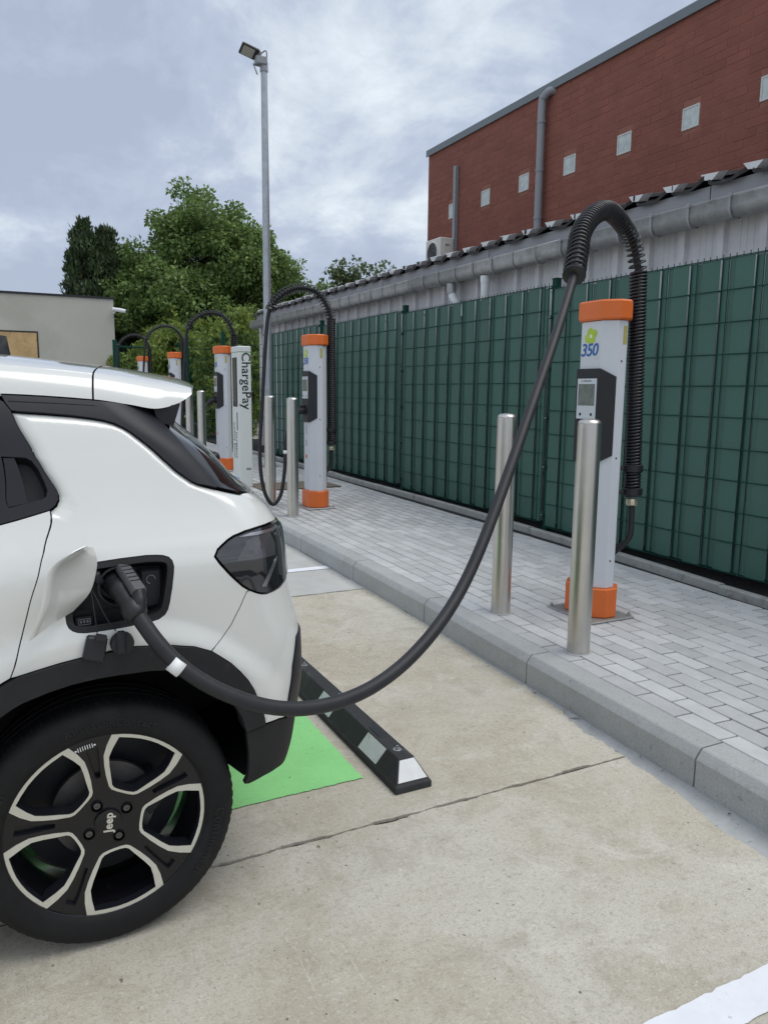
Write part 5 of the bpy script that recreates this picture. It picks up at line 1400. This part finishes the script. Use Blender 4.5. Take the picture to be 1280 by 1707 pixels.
# ---- charging plug (end of the cable, belongs to the post)
L1v=Vector(L1)
def pb(b,name,m,parent,smooth=False,angle=None):
    c=MB(); c.v=[tuple(Vector(p)-Vector(L1)) for p in b.v]; c.f=b.f; c.m=b.m
    return c.build(name,m,parent,smooth,angle)
b=MB(); b.tube(bez([(0.222,1.955,0.972),(0.226,1.915,0.968),(0.232,1.880,0.958),(0.242,1.850,0.940),(0.250,1.832,0.928)],5),[0.031]*6+[0.026]*5+[0.0235]*5+[0.023]*5,18)
plug=pb(b,'plug',m_black,ch1,True)
b=MB(); b.tube([(0.246,1.842,0.936),(0.250,1.833,0.929),(0.258,1.818,0.912),(0.261,1.813,0.907)],[0.025,0.029,0.028,0.022],14); pb(b,'plug_collar',m_black,plug,False,50)
# ribbed grip bar on top of the plug with a dark oval opening at its end
S_,E_=Vector((0.241,1.918,1.016)),Vector((0.268,1.828,0.966)); tt=(E_-S_).normalized(); ww=Vector((0.95,0.31,0.0)); ww=(ww-tt*ww.dot(tt)).normalized(); uu=ww.cross(tt).normalized()
if uu.z<0: uu=-uu
b=MB(); sec=[(-0.0175,-0.008),(-0.0175,0.004),(-0.012,0.010),(0.012,0.010),(0.0175,0.004),(0.0175,-0.008),(0.010,-0.013),(-0.010,-0.013)]
st=[(0.0,0.86),(0.08,1.0),(0.75,1.0),(0.93,1.05),(1.0,1.0)]
for t_,k_ in st:
    p=S_.lerp(E_,t_)
    for (u,v_) in sec: b.v.append(p+ww*u*k_+uu*v_*k_)
for i in range(len(st)-1):
    for k in range(8): b.f.append((8*i+k,8*i+8+k,8*i+8+(k+1)%8,8*i+(k+1)%8)); b.m.append(0)
b.f.append(tuple(range(8))); b.m.append(0); b.f.append(tuple(range(32,40))[::-1]); b.m.append(0)
gr=pb(b,'plug_grip',mat('charcoal grip',(0.075,0.076,0.084),0.5),plug,False,45)
b=MB(); q_=E_+tt*0.0008; ov=[q_+ww*0.0115*math.cos(a)+uu*(0.0085*math.sin(a)-0.001) for a in [2*math.pi*i/16 for i in range(16)]]
b.v=[p+tt*0.0008 for p in ov]+[p for p in ov]; b.f=[tuple(range(16))]+[(i,16+i,16+(i+1)%16,(i+1)%16) for i in range(16)]; b.m=[0]*17
pb(b,'grip_opening',m_black,gr)
b=MB(); b.tube(bez([E_-tt*0.008-uu*0.004,E_+Vector((-0.002,-0.004,-0.022)),Vector((0.262,1.822,0.925))],5),[0.0165]*4+[0.0175]*4+[0.020]*3,12); pb(b,'grip_stem',m_black,gr,True)
for i in range(5):
    p=S_.lerp(E_,0.18+0.13*i)+uu*0.0105
    b=MB(); b.tube([p-ww*0.0115,p+ww*0.0115],0.0014,6); pb(b,'grip_rib',m_dark,gr,True)

# ---- wheels
OL=[(0.2236,-0.1007),(0.2323,-0.0867),(0.2416,-0.0583),(0.2478,-0.0175),(0.2447,0.0314),(0.2375,0.067),(0.229,0.0961),(0.2002,0.0972),(0.1693,0.0918),(0.1423,0.0806),(0.1125,0.0577),(0.0843,0.0345),(0.0808,0.0205),(0.081,-0.0052),(0.0826,-0.0351),(0.0895,-0.0434),(0.1157,-0.062),(0.1598,-0.0896),(0.1862,-0.0963)]
# symmetric loop from the averaged half outlines: (along radius, across)
half_o=[(0.2480,0.0),(0.2465,0.030),(0.2395,0.062),(0.2265,0.0985),(0.193,0.0968),(0.1645,0.0910),(0.140,0.0775),(0.114,0.0600),(0.0880,0.0390),(0.0825,0.0300),(0.0807,0.0150),(0.0805,0.0)]
half_i=[(0.2358,0.0),(0.2347,0.024),(0.2300,0.050),(0.2230,0.0780),(0.189,0.0790),(0.1650,0.0768),(0.143,0.0650),(0.120,0.0500),(0.0950,0.0345),(0.0895,0.0265),(0.0873,0.0130),(0.0870,0.0)]
def full(h): return h+[(r_,-c_) for r_,c_ in h[::-1][1:-1]]
def rot2(p,t): return (p[0]*math.cos(t)+p[1]*math.sin(t),p[0]*math.sin(t)-p[1]*math.cos(t))   # clockwise-positive across
PH=R(62.3)
def dish(u,w_):      # depth of the wheel face behind the rim plane
    r_=math.hypot(u,w_); t=min(1,max(0,(0.245-r_)/0.17)); return 0.004+0.020*t
def wheel(cx,cy,side,detail):
    """cy: rim plane y; side +1 faces -Y"""
    w=link('wheel',None,car,cl((cx,cy,WCZ)))
    if side<0: w.rotation_euler=(0,0,math.pi)
    # tyre
    prof=[(0.243,0.012),(0.247,0.002),(0.256,-0.007),(0.262,-0.0085),(0.266,-0.010),(0.290,-0.0125),(0.306,-0.0095),(0.3165,-0.002),(0.3225,0.006),(0.3270,0.018),(0.3285,0.030)]
    tread=[(0.3285,0.030),(0.3300,0.045),(0.3305,0.064),(0.3235,0.065),(0.3235,0.073),(0.3305,0.074),(0.3308,0.098),(0.3235,0.099),(0.3235,0.107),(0.3308,0.108),(0.3305,0.132),(0.3235,0.133),(0.3235,0.141),(0.3305,0.142),(0.330,0.165),(0.3285,0.180)]
    pr=prof+tread[1:]+[(0.318,0.205),(0.300,0.214),(0.27,0.212),(0.243,0.195)]
    b=MB(); b.lathe(pr,96,(0,0,0),'y'); ty=b.build('tyre',m_tyre,w,angle=35)
    if detail:
        b=MB()
        for i in range(78):
            a0=2*math.pi*i/78; 
            for (r0,r1,y0,y1,da,ske) in ((0.3245,0.3335,0.012,0.060,0.027,0.012),):
                vs=[]
                for r_,yy in ((r0,y0-0.004),(r1-0.0035,y0+0.010),(r1,y1),(r0,y1+0.002)):
                    for s_ in (-1,1): t=a0+s_*da/1.0*0.5*0.92+ske*(yy/0.06)*(1); vs.append((r_*math.cos(t),yy,r_*math.sin(t)))
                b.add(vs,[(0,1,3,2),(2,3,5,4),(4,5,7,6),(0,2,4,6),(1,7,5,3)])
        o=b.build('tread_blocks',m_tyre,ty); o['kind']='stuff'
        def ringtext(txt,r_,a_deg,size,spread=1.0):
            t=R(a_deg)
            for chx in txt:
                if chx!=' ':
                    me=text_mesh(chx,size,depth=0.0010,res=2,bold=0.0004); me.materials.clear(); me.materials.append(m_tyretxt)
                    xs=[v.co.x for v in me.vertices]; wd=(max(xs)-min(xs)) if xs else 0.01
                else: wd=size*0.3; me=None
                adv=(wd*spread+size*0.14)/r_
                if me:
                    tm=t-adv/2; up=Vector((math.cos(tm),0,math.sin(tm))); rt=Vector((math.sin(tm),0,-math.cos(tm))); nrm=Vector((0,-1,0))
                    M_=Matrix(((rt.x,up.x,nrm.x),(rt.y,up.y,nrm.y),(rt.z,up.z,nrm.z)))
                    o=link('sidewall_letter',me,ty,(r_*math.cos(tm),-0.0125,r_*math.sin(tm))); o.rotation_euler=M_.to_euler()
                t-=adv
        ringtext('AllSeasonContact',0.283,110,0.026)
        ringtext('Continental',0.283,-2,0.034,1.02)
        ringtext('Continental',0.283,188,0.034,1.02)
    # rim
    b=MB(); b.lathe([(0.249,0.006),(0.2475,0.001),(0.2455,0.002),(0.244,0.008),(0.236,0.030),(0.228,0.060),(0.222,0.12),(0.232,0.19)],72,(0,0,0),'y'); rim=b.build('rim',m_alloyk,w,angle=40)
    loops_o=[[rot2(p,PH+k*2*math.pi/5) for p in full(half_o)] for k in range(5)]
    loops_i=[[rot2(p,PH+k*2*math.pi/5) for p in full(half_i)] for k in range(5)]
    slots=[[rot2(p,PH+R(36)+k*2*math.pi/5) for p in [(0.128,-0.006),(0.128,0.006),(0.205,0.014),(0.222,0.013),(0.222,-0.013),(0.205,-0.014)]] for k in range(5)]
    circ=[(0.2455*math.cos(t),0.2455*math.sin(t)) for t in [2*math.pi*i/80 for i in range(80)]]
    bolts=[(0.0535*math.cos(R(t)),0.0535*math.sin(R(t))) for t in (28,118,208,298)]
    wells=[[(bx+0.0145*math.cos(2*math.pi*i/14),bz+0.0145*math.sin(2*math.pi*i/14)) for i in range(14)] for bx,bz in bolts]
    def plate(outer,holes,yoff,m,name,parent,st,walls,wallm=None,yin=0.03):
        v2,T,B=cdt(outer,holes,st); b=MB(); b.v=[(u,dish(u,w_)+yoff,w_) for u,w_ in v2]; b.f=list(T); b.m=[0]*len(T)
        # T is counter-clockwise in (u,w); seen from -Y that faces the viewer
        n0=len(b.v); mp={}
        for a_,c_ in B:
            for i in (a_,c_):
                if i not in mp: mp[i]=len(b.v); u,w_=v2[i]; b.v.append((u*1.0,dish(u,w_)+yoff+walls,w_))
            b.f.append((c_,a_,mp[a_],mp[c_])); b.m.append(1 if wallm else 0)
        o=b.build(name,[m,wallm] if wallm else m,parent,angle=30); return o
    if detail:
        plate(circ,loops_i+slots+wells,0.0015,m_alloyk,'wheel_face',rim,0.02,0.045,m_alloyb)
        for k in range(5):
            plate(loops_o[k],[loops_i[k]],0.0,m_alloys,'machined_loop',rim,0.03,0.002)
            b=MB(); pl=slots[k]; 
            b.v=[(u,dish(u,w_)+0.016,w_) for u,w_ in inset(pl,-0.002)]; b.f=[tuple(range(len(pl)))[::-1]]; b.m=[0]; b.build('slot_floor',m_alloyk,rim)
            # valve-side rib in the slot
        for bx,bz in bolts:
            b=MB(); b.lathe([(0.0145,0.020),(0.0145,0.045)],14,(bx,0,bz),'y'); b.lathe([(0.0,0.042),(0.0145,0.042)],14,(bx,0,bz),'y'); b.build('bolt_well',m_black,rim)
            b=MB(); b.lathe([(0.0,0.0265),(0.004,0.0265),(0.0045,0.0245),(0.0085,0.0245),(0.0095,0.027),(0.0095,0.042)],12,(bx,0,bz),'y'); b.build('wheel_bolt',m_disc,rim,angle=40)
        b=MB(); b.lathe([(0.0,0.0165),(0.030,0.0165),(0.0335,0.0175),(0.0345,0.020),(0.0345,0.03)],32,(0,0,0),'y'); cap_=b.build('centre_cap',m_alloyk,rim,angle=40)
        lettering('cap_text','Jeep',0.030,m_alloys,cap_,(0.001,0.0160,0.0),(R(90),R(-90+5),0),depth=0.0004,bold=0.0009,spacing=1.05)
        # small grille emblem of seven bars and two dots near the rim
        b=MB(); cc=R(102)
        for i in range(9):
            t=R(102+5.8-i*1.45); rr=0.2265
            c_=Vector((rr*math.cos(t),dish(rr*math.cos(t),rr*math.sin(t)),rr*math.sin(t))); up=Vector((math.cos(R(100)),0,math.sin(R(100)))); rt=Vector((up.z,0,-up.x))
            if i in (0,8): b.lathe([(0.0,-0.0012),(0.0026,-0.0012)],10,tuple(c_),'y')
            else:
                h,wd=0.0058,0.0009; q=[c_+up*h+rt*wd,c_+up*h-rt*wd,c_-up*h-rt*wd,c_-up*h+rt*wd]; b.add([(p.x,p.y-0.0012,p.z) for p in q],[(0,1,2,3)])
        b.build('grille_emblem',m_white,rim)
        # brake behind the spokes
        b=MB(); b.lathe([(0.0,0.075),(0.06,0.075),(0.062,0.095),(0.132,0.095),(0.134,0.104),(0.06,0.106)],40,(0,0,0),'y'); bd_=b.build('brake_disc',m_disc,w,angle=30)
        b=MB(); b.prism([(0.05,0.06),(0.115,-0.045),(0.155,0.0),(0.13,0.08)],1,0.085,0.14); b.build('brake_caliper',m_dark,bd_)
        b=MB(); b.lathe([(0.0,0.150),(0.208,0.150),(0.211,0.16),(0.0,0.162)],30,(0,0,0),'y'); b.build('back_plate',m_dark,bd_)
    else:
        plate(circ,loops_i,0.0015,m_alloyk,'wheel_face',rim,0.05,0.045,m_alloyb)
        b=MB(); b.lathe([(0.0,0.05),(0.13,0.095),(0.132,0.106)],24,(0,0,0),'y'); b.build('brake_disc',m_disc,w)
    return w
wheel(WCX,1.930,1,True)
for o in list(bpy.data.objects):
    if o.name=='wheel': o['label']='rear wheel with five machined loops and black spokes'
wheel(XF,1.930,1,False); wheel(WCX,2*YC-1.930,-1,False); wheel(XF,2*YC-1.930,-1,False)
# number plate and rear lettering panel on the tailgate (out of sight from the camera)
b=MB(); b.bbox(0.812,0.824,YC-0.26,YC+0.26,0.60,0.71,0.003); cbuild(b,'number_plate',m_white)
# ================================================================== BACKGROUND: BUILDING, GATE, TREES
def leafmat(name,colr,tr=0.25,var=0.35):
    m=bpy.data.materials.new(name); m.use_nodes=True; t=m.node_tree; n=t.nodes; b=n['Principled BSDF']
    b.inputs['Roughness'].default_value=0.55; b.inputs['Specular IOR Level'].default_value=0.35
    at=n.new('ShaderNodeAttribute'); at.attribute_name='shade'
    mm=n.new('ShaderNodeVectorMath'); mm.operation='MULTIPLY'; mm.inputs[0].default_value=colr; t.links.new(at.outputs['Color'],mm.inputs[1])
    t.links.new(mm.outputs[0],b.inputs['Base Color'])
    tl=n.new('ShaderNodeBsdfTranslucent'); sc=n.new('ShaderNodeVectorMath'); sc.operation='SCALE'; sc.inputs['Scale'].default_value=1.5; t.links.new(mm.outputs[0],sc.inputs[0]); t.links.new(sc.outputs[0],tl.inputs[0])
    mx_=n.new('ShaderNodeMixShader'); mx_.inputs[0].default_value=tr
    t.links.new(b.outputs[0],mx_.inputs[1]); t.links.new(tl.outputs[0],mx_.inputs[2]); t.links.new(mx_.outputs[0],n['Material Output'].inputs[0])
    return m
m_leaf=leafmat('broad leaves',(0.150,0.232,0.070)); m_leafl=leafmat('light laurel leaves',(0.165,0.235,0.052)); m_con=leafmat('conifer sprays',(0.060,0.092,0.038),0.1); m_leafd=leafmat('sparse grey green leaves',(0.105,0.145,0.062))
m_bark=mat('bark',(0.060,0.048,0.038),0.9,var=0.3,vscale=6,bump=0.8,bscale=20,bdist=0.02)
def leaves(centres,per,size,rng,aspect=0.6,flat=0.35,updir=None,yel=0.12):
    """numpy leaf cards: rhombic leaves of 2 triangles folded along the midrib, scattered round clump centres (x,y,z,r)"""
    C=np.array([c[:3] for c in centres]); Rr=np.array([c[3] for c in centres]); n=len(C)*per
    C=np.repeat(C,per,0); Rr=np.repeat(Rr,per)
    d=rng.normal(size=(n,3)); d/=np.linalg.norm(d,axis=1)[:,None]; rad=Rr*rng.random(n)**0.45
    p=C+d*rad[:,None]*np.array([1,1,0.8])
    t=d*0.6+rng.normal(size=(n,3))*0.7; t[:,2]-=0.25
    if updir is not None: t=rng.normal(size=(n,3))*0.35; t[:,2]+=updir
    t/=np.linalg.norm(t,axis=1)[:,None]
    nn=rng.normal(size=(n,3)); nn[:,2]+=1.0; s=np.cross(t,nn); s/=np.linalg.norm(s,axis=1)[:,None]+1e-9; up=np.cross(s,t)
    L=size*(0.6+0.8*rng.random(n)); W=L*aspect*0.5
    v=np.empty((n,4,3)); v[:,0]=p; v[:,1]=p+t*(L*0.5)[:,None]+s*W[:,None]+up*(W*0.35)[:,None]; v[:,2]=p+t*L[:,None]-up*(L*0.08)[:,None]; v[:,3]=p+t*(L*0.5)[:,None]-s*W[:,None]+up*(W*0.35)[:,None]
    k=np.repeat(0.62+0.66*rng.random(n),1); yl=(rng.random(n)<yel)*rng.random(n)
    cc=np.ones((n,4),np.float32); cc[:,0]=k*(1+0.5*yl); cc[:,1]=k*(1+0.22*yl); cc[:,2]=k
    return v.reshape(-1,3),cc
def leaf_obj(name,v,cc,m,parent,origin):
    n=len(v)//4; me=bpy.data.meshes.new(name); me.vertices.add(len(v)); me.vertices.foreach_set('co',(v-np.array(origin)).astype(np.float32).ravel())
    tri=np.empty((n,2,3),np.int32); b0=np.arange(n)*4; tri[:,0]=np.c_[b0,b0+1,b0+2]; tri[:,1]=np.c_[b0,b0+2,b0+3]
    me.loops.add(n*6); me.loops.foreach_set('vertex_index',tri.ravel()); me.polygons.add(n*2); me.polygons.foreach_set('loop_start',np.arange(0,n*6,3,dtype=np.int32)); 
    me.update(calc_edges=True); me.validate()
    a=me.color_attributes.new('shade','FLOAT_COLOR','POINT'); a.data.foreach_set('color',np.repeat(cc,4,0).astype(np.float32).ravel())
    me.materials.append(m); return link(name,me,parent)
def tree(name,label,base,height,blobs,nclump,per,size,mleaf,seed,trunk_r=0.16,clump_r=(0.35,0.6),yel=0.12,group='trees beyond the car park',surf=0.55):
    rng=np.random.default_rng(seed); t=thing(name,label,'tree',base,0,group); cs=[]
    wts=np.array([b_[3]*b_[4]*b_[5] for b_ in blobs]); wts=wts/wts.sum()
    for i in range(nclump):
        bx=blobs[rng.choice(len(blobs),p=wts)]; d=rng.normal(size=3); d/=np.linalg.norm(d); r_=surf+(1-surf)*rng.random()
        r_=r_*(1+0.10*math.sin(d[0]*7+seed)+0.08*math.sin(d[2]*9+d[1]*5))
        cs.append((bx[0]+d[0]*bx[3]*r_,bx[1]+d[1]*bx[4]*r_,bx[2]+d[2]*bx[5]*r_,clump_r[0]+(clump_r[1]-clump_r[0])*rng.random()))
    v,cc=leaves(cs,per,size,rng,yel=yel)
    leaf_obj('crown',v,cc,mleaf,t,base)
    b=MB(); c0=np.mean([[b_[0],b_[1],b_[2]] for b_ in blobs],0); top=Vector((c0[0]-base[0],c0[1]-base[1],c0[2]-base[2]))
    b.tube(bez([(0,0,-0.1),(0.05,0.02,top.z*0.35),(top.x*0.5,top.y*0.5,top.z*0.7),tuple(top)],5),[trunk_r*(1.15-0.8*i/15) for i in range(16)],9)
    for i in range(0,len(cs),max(1,len(cs)//46)):
        c=Vector(cs[i][:3])-Vector(base); st=Vector((top.x*0.4,top.y*0.4,max(0.6,top.z*(0.35+0.45*rng.random())))); md=st.lerp(c,0.5)+Vector((0,0,0.15))
        b.tube(bez([st,md,c],4),[trunk_r*0.34*(1-0.9*k/8)+0.006 for k in range(9)],5)
    b.build('trunk',m_bark,t,smooth=True); return t
gb=0.363
# large broadleaf tree behind the gate
tree('broadleaf_tree','large rounded broadleaf tree behind the gate and lamp post',(6.3,24.5,gb),7,
  [(5.9,24.5,5.1,2.1,1.8,2.1),(7.2,24.6,4.9,2.1,1.8,1.6),(9.0,24.8,4.25,1.3,1.2,1.1),(5.0,24.0,3.8,1.8,1.6,1.3),(7.4,24.2,3.4,2.0,1.6,1.2),(5.4,24.3,5.85,0.95,0.9,0.9),(4.2,24.3,4.4,1.0,1.2,1.2)],450,230,0.125,m_leaf,3,0.2,(0.26,0.52),yel=0.16)
# dark conifers
def conifer(x,y,h,r_,label,seed):
    rng=np.random.default_rng(seed); t=thing('conifer_tree',label,'tree',(x,y,gb),0,'conifers behind the plastered building'); cs=[]
    for i in range(120):
        k=rng.random()**0.8; z=gb+0.5+(h-0.5)*k; rr=r_*(1-k**2.2)*(0.75+0.35*rng.random())+0.05; a=rng.random()*6.283
        cs.append((x+rr*math.cos(a)*0.85,y+rr*math.sin(a)*0.85,z,0.22+0.14*rng.random()))
    v,cc=leaves(cs,120,0.16,rng,aspect=0.35,updir=0.9,yel=0.05)
    leaf_obj('crown',v,cc,m_con,t,(x,y,gb)); b=MB(); b.tube([(0,0,-0.1),(0,0,h*0.5),(0,0,h*0.92)],[0.12,0.07,0.02],8); b.build('trunk',m_bark,t)
conifer(2.50,25.2,5.85,0.72,'leftmost dark conifer rising behind the flat cream building',5)
conifer(3.15,25.4,5.75,0.70,'dark conifer between the leftmost conifer and the broadleaf tree',6)
conifer(3.75,25.8,5.2,0.70,'shorter dark conifer tucked against the broadleaf tree',7)
# thin trees behind the shed roof
tree('slender_tree','thin airy tree showing above the shed roof left of the brick wall',(9.5,20.5,gb),5,
  [(9.0,20.5,4.55,0.85,0.8,0.8),(10.3,20.6,4.5,0.75,0.7,0.75),(9.6,20.5,3.9,1.5,0.9,0.65)],110,36,0.13,m_leafd,9,0.1,(0.14,0.34),surf=0.25)
tree('slender_tree','sparse twiggy treetop just left of the air conditioner',(11.9,21.0,gb),5,
  [(11.55,21.0,4.6,0.35,0.4,0.5),(11.9,21.0,4.0,0.5,0.4,0.5)],26,16,0.11,m_leafd,12,0.06,(0.10,0.22),surf=0.2)
# laurel shrubs behind the mesh
def shrub(x,y,h,rx,ry,label,seed,m,per=70,ncl=150):
    rng=np.random.default_rng(seed); t=thing('laurel_shrub',label,'shrub',(x,y,gb-0.1),0,'shrubs behind the mesh gate'); cs=[]
    for i in range(ncl):
        d=rng.normal(size=3); d/=np.linalg.norm(d); k=0.6+0.4*rng.random()
        cs.append((x+d[0]*rx*k,y+d[1]*ry*k,gb+h*0.5+d[2]*h*0.5*k*(1+0.12*math.sin(d[0]*8+seed)),0.16+0.16*rng.random()))
    v,cc=leaves(cs,per,0.13,rng,aspect=0.45,updir=0.35,yel=0.35); leaf_obj('foliage',v,cc,m,t,(x,y,gb-0.1))
    b=MB()
    for i in range(9):
        a=rng.random()*6.28; b.tube(bez([(0.1*math.cos(a),0.1*math.sin(a),0),(rx*0.35*math.cos(a),ry*0.35*math.sin(a),h*0.45),(rx*0.6*math.cos(a),ry*0.6*math.sin(a),h*0.85)],4),[0.025-0.0022*k for k in range(9)],5)
    b.build('stem',m_bark,t,smooth=True)
shrub(4.85,17.6,2.75,0.85,0.9,'laurel shrub beside the payment pillar, behind the mesh fence',31,m_leafl)
shrub(4.05,19.6,2.75,0.85,0.8,'light green laurel shrub behind the third charging post',32,m_leafl)
shrub(4.4,22.3,3.1,0.95,0.9,'tall yellow green laurel shrub under the broadleaf tree',33,m_leafl)
shrub(3.5,21.9,2.3,0.85,0.7,'low laurel shrub behind the mesh gate beside the cream building',34,m_leafl)
shrub(5.9,20.5,2.9,0.9,0.9,'dark laurel shrub at the far end of the shed',35,m_leaf)
tree('broadleaf_tree','dark broadleaf understorey tree behind the laurel shrubs',(5.0,27.5,gb),5,[(4.2,27.5,2.6,1.6,1.0,1.9),(6.4,27.5,2.6,1.8,1.0,1.9),(8.6,27.5,2.6,1.8,1.0,1.8)],260,60,0.26,m_leaf,41,0.12,(0.35,0.6))
# open mesh fence running on from the strip fence
fn=thing('mesh_fence','open dark green mesh fence in front of the laurel shrubs','fence',(4.4,14.2,0))
fp=[(4.45,14.05),(4.22,16.0),(3.78,17.4),(3.92,20.0)]
for (x0,y0),(x1,y1) in zip(fp[:-1],fp[1:]):
    b=MB(); z0=GZ((y0+y1)/2)+0.2; H=2.13; nseg=int(math.hypot(x1-x0,y1-y0)/0.1)
    for i in range(nseg+1):
        t=i/nseg; b.tube([(x0+(x1-x0)*t-4.4,y0+(y1-y0)*t-14.2,z0),(x0+(x1-x0)*t-4.4,y0+(y1-y0)*t-14.2,z0+H)],0.003,4,caps=False)
    for k in range(11): b.tube([(x0-4.4,y0-14.2,z0+k*HP),(x1-4.4,y1-14.2,z0+k*HP)],0.004,4,caps=False)
    b.build('wire_panel',m_wire,fn)
for (x,y) in fp[1:]:
    b=MB(); b.bbox(x-4.43,x-4.37,y-14.23,y-14.17,0.1,GZ(y)+2.45,0.004); b.build('post',m_wire,fn)
# mesh gate between the cream building and the shrubs
gt=thing('mesh_gate','dark green mesh gate beside the cream building','gate',(3.25,20.0,GZ(20)+0.1))
for x in (-0.66,0.64):
    b=MB(); b.bbox(x-0.05,x+0.05,-0.05,0.05,0,2.28,0.006); b.build('gate_post',m_wire,gt)
b=MB(); b.bbox(-0.59,0.57,-0.02,0.02,2.10,2.14,0.004); b.bbox(-0.59,0.57,-0.02,0.02,0.08,0.12,0.004); b.bbox(-0.60,-0.56,-0.02,0.02,0.12,2.10,0.004); b.bbox(0.54,0.58,-0.02,0.02,0.12,2.10,0.004); gf=b.build('gate_frame',m_wire,gt)
b=MB()
for i in range(21): b.tube([(-0.56+i*0.055,0,0.12),(-0.56+i*0.055,0,2.10)],0.0028,4,caps=False)
for i in range(10): b.tube([(-0.56,0,0.12+i*0.22),(0.54,0,0.12+i*0.22)],0.0035,4,caps=False)
b.build('gate_mesh',m_wire,gf)
# flat plastered building
pb_=thing('plastered_building','flat roofed cream plastered building behind the car','building',(2.86,22.0,0))
b=MB(); b.box(-16,0,0,9,0,3.82); b.build('wall',m_plaster,pb_)
b=MB(); b.box(-16.02,0.03,-0.03,9.02,3.822,3.875); b.build('roof_edge',m_dark,pb_)
m_wfr=mat('black window frame',(0.012,0.011,0.011),0.5)
for x1 in (-1.92,-5.4,-8.9):
    x0=x1-1.55; z0,z1=1.55,2.87
    b=MB(); b.box(x0-0.035,x1+0.035,-0.012,0.02,z1,z1+0.035); b.box(x0-0.035,x1+0.035,-0.012,0.02,z0-0.035,z0); b.box(x0-0.035,x0,-0.012,0.02,z0,z1); b.box(x1,x1+0.035,-0.012,0.02,z0,z1)
    wf=b.build('window_frame',m_wfr,pb_); b=MB(); b.box(x0,x1,-0.006,0.01,z0,z1); b.build('plywood_board',m_ply,wf)
cc_=thing('security_camera','small white security camera on the corner of the cream building','camera',(2.86,21.95,3.50))
b=MB(); b.tube([(-0.04,-0.04,0.06),(0.18,-0.10,0.03),(0.28,-0.13,0.01)],[0.05,0.055,0.050],12); b.build('housing',m_wpipe,cc_,angle=50)
b=MB(); b.tube([(0.0,0.04,-0.04),(0.04,-0.04,0.02)],0.02,8); b.build('bracket',m_wpipe,cc_)
b=MB(); b.lathe([(0.0,0.285),(0.036,0.283)],12,(0,-0.133,0.01),'x'); b.build('lens_glass',m_black,cc_)
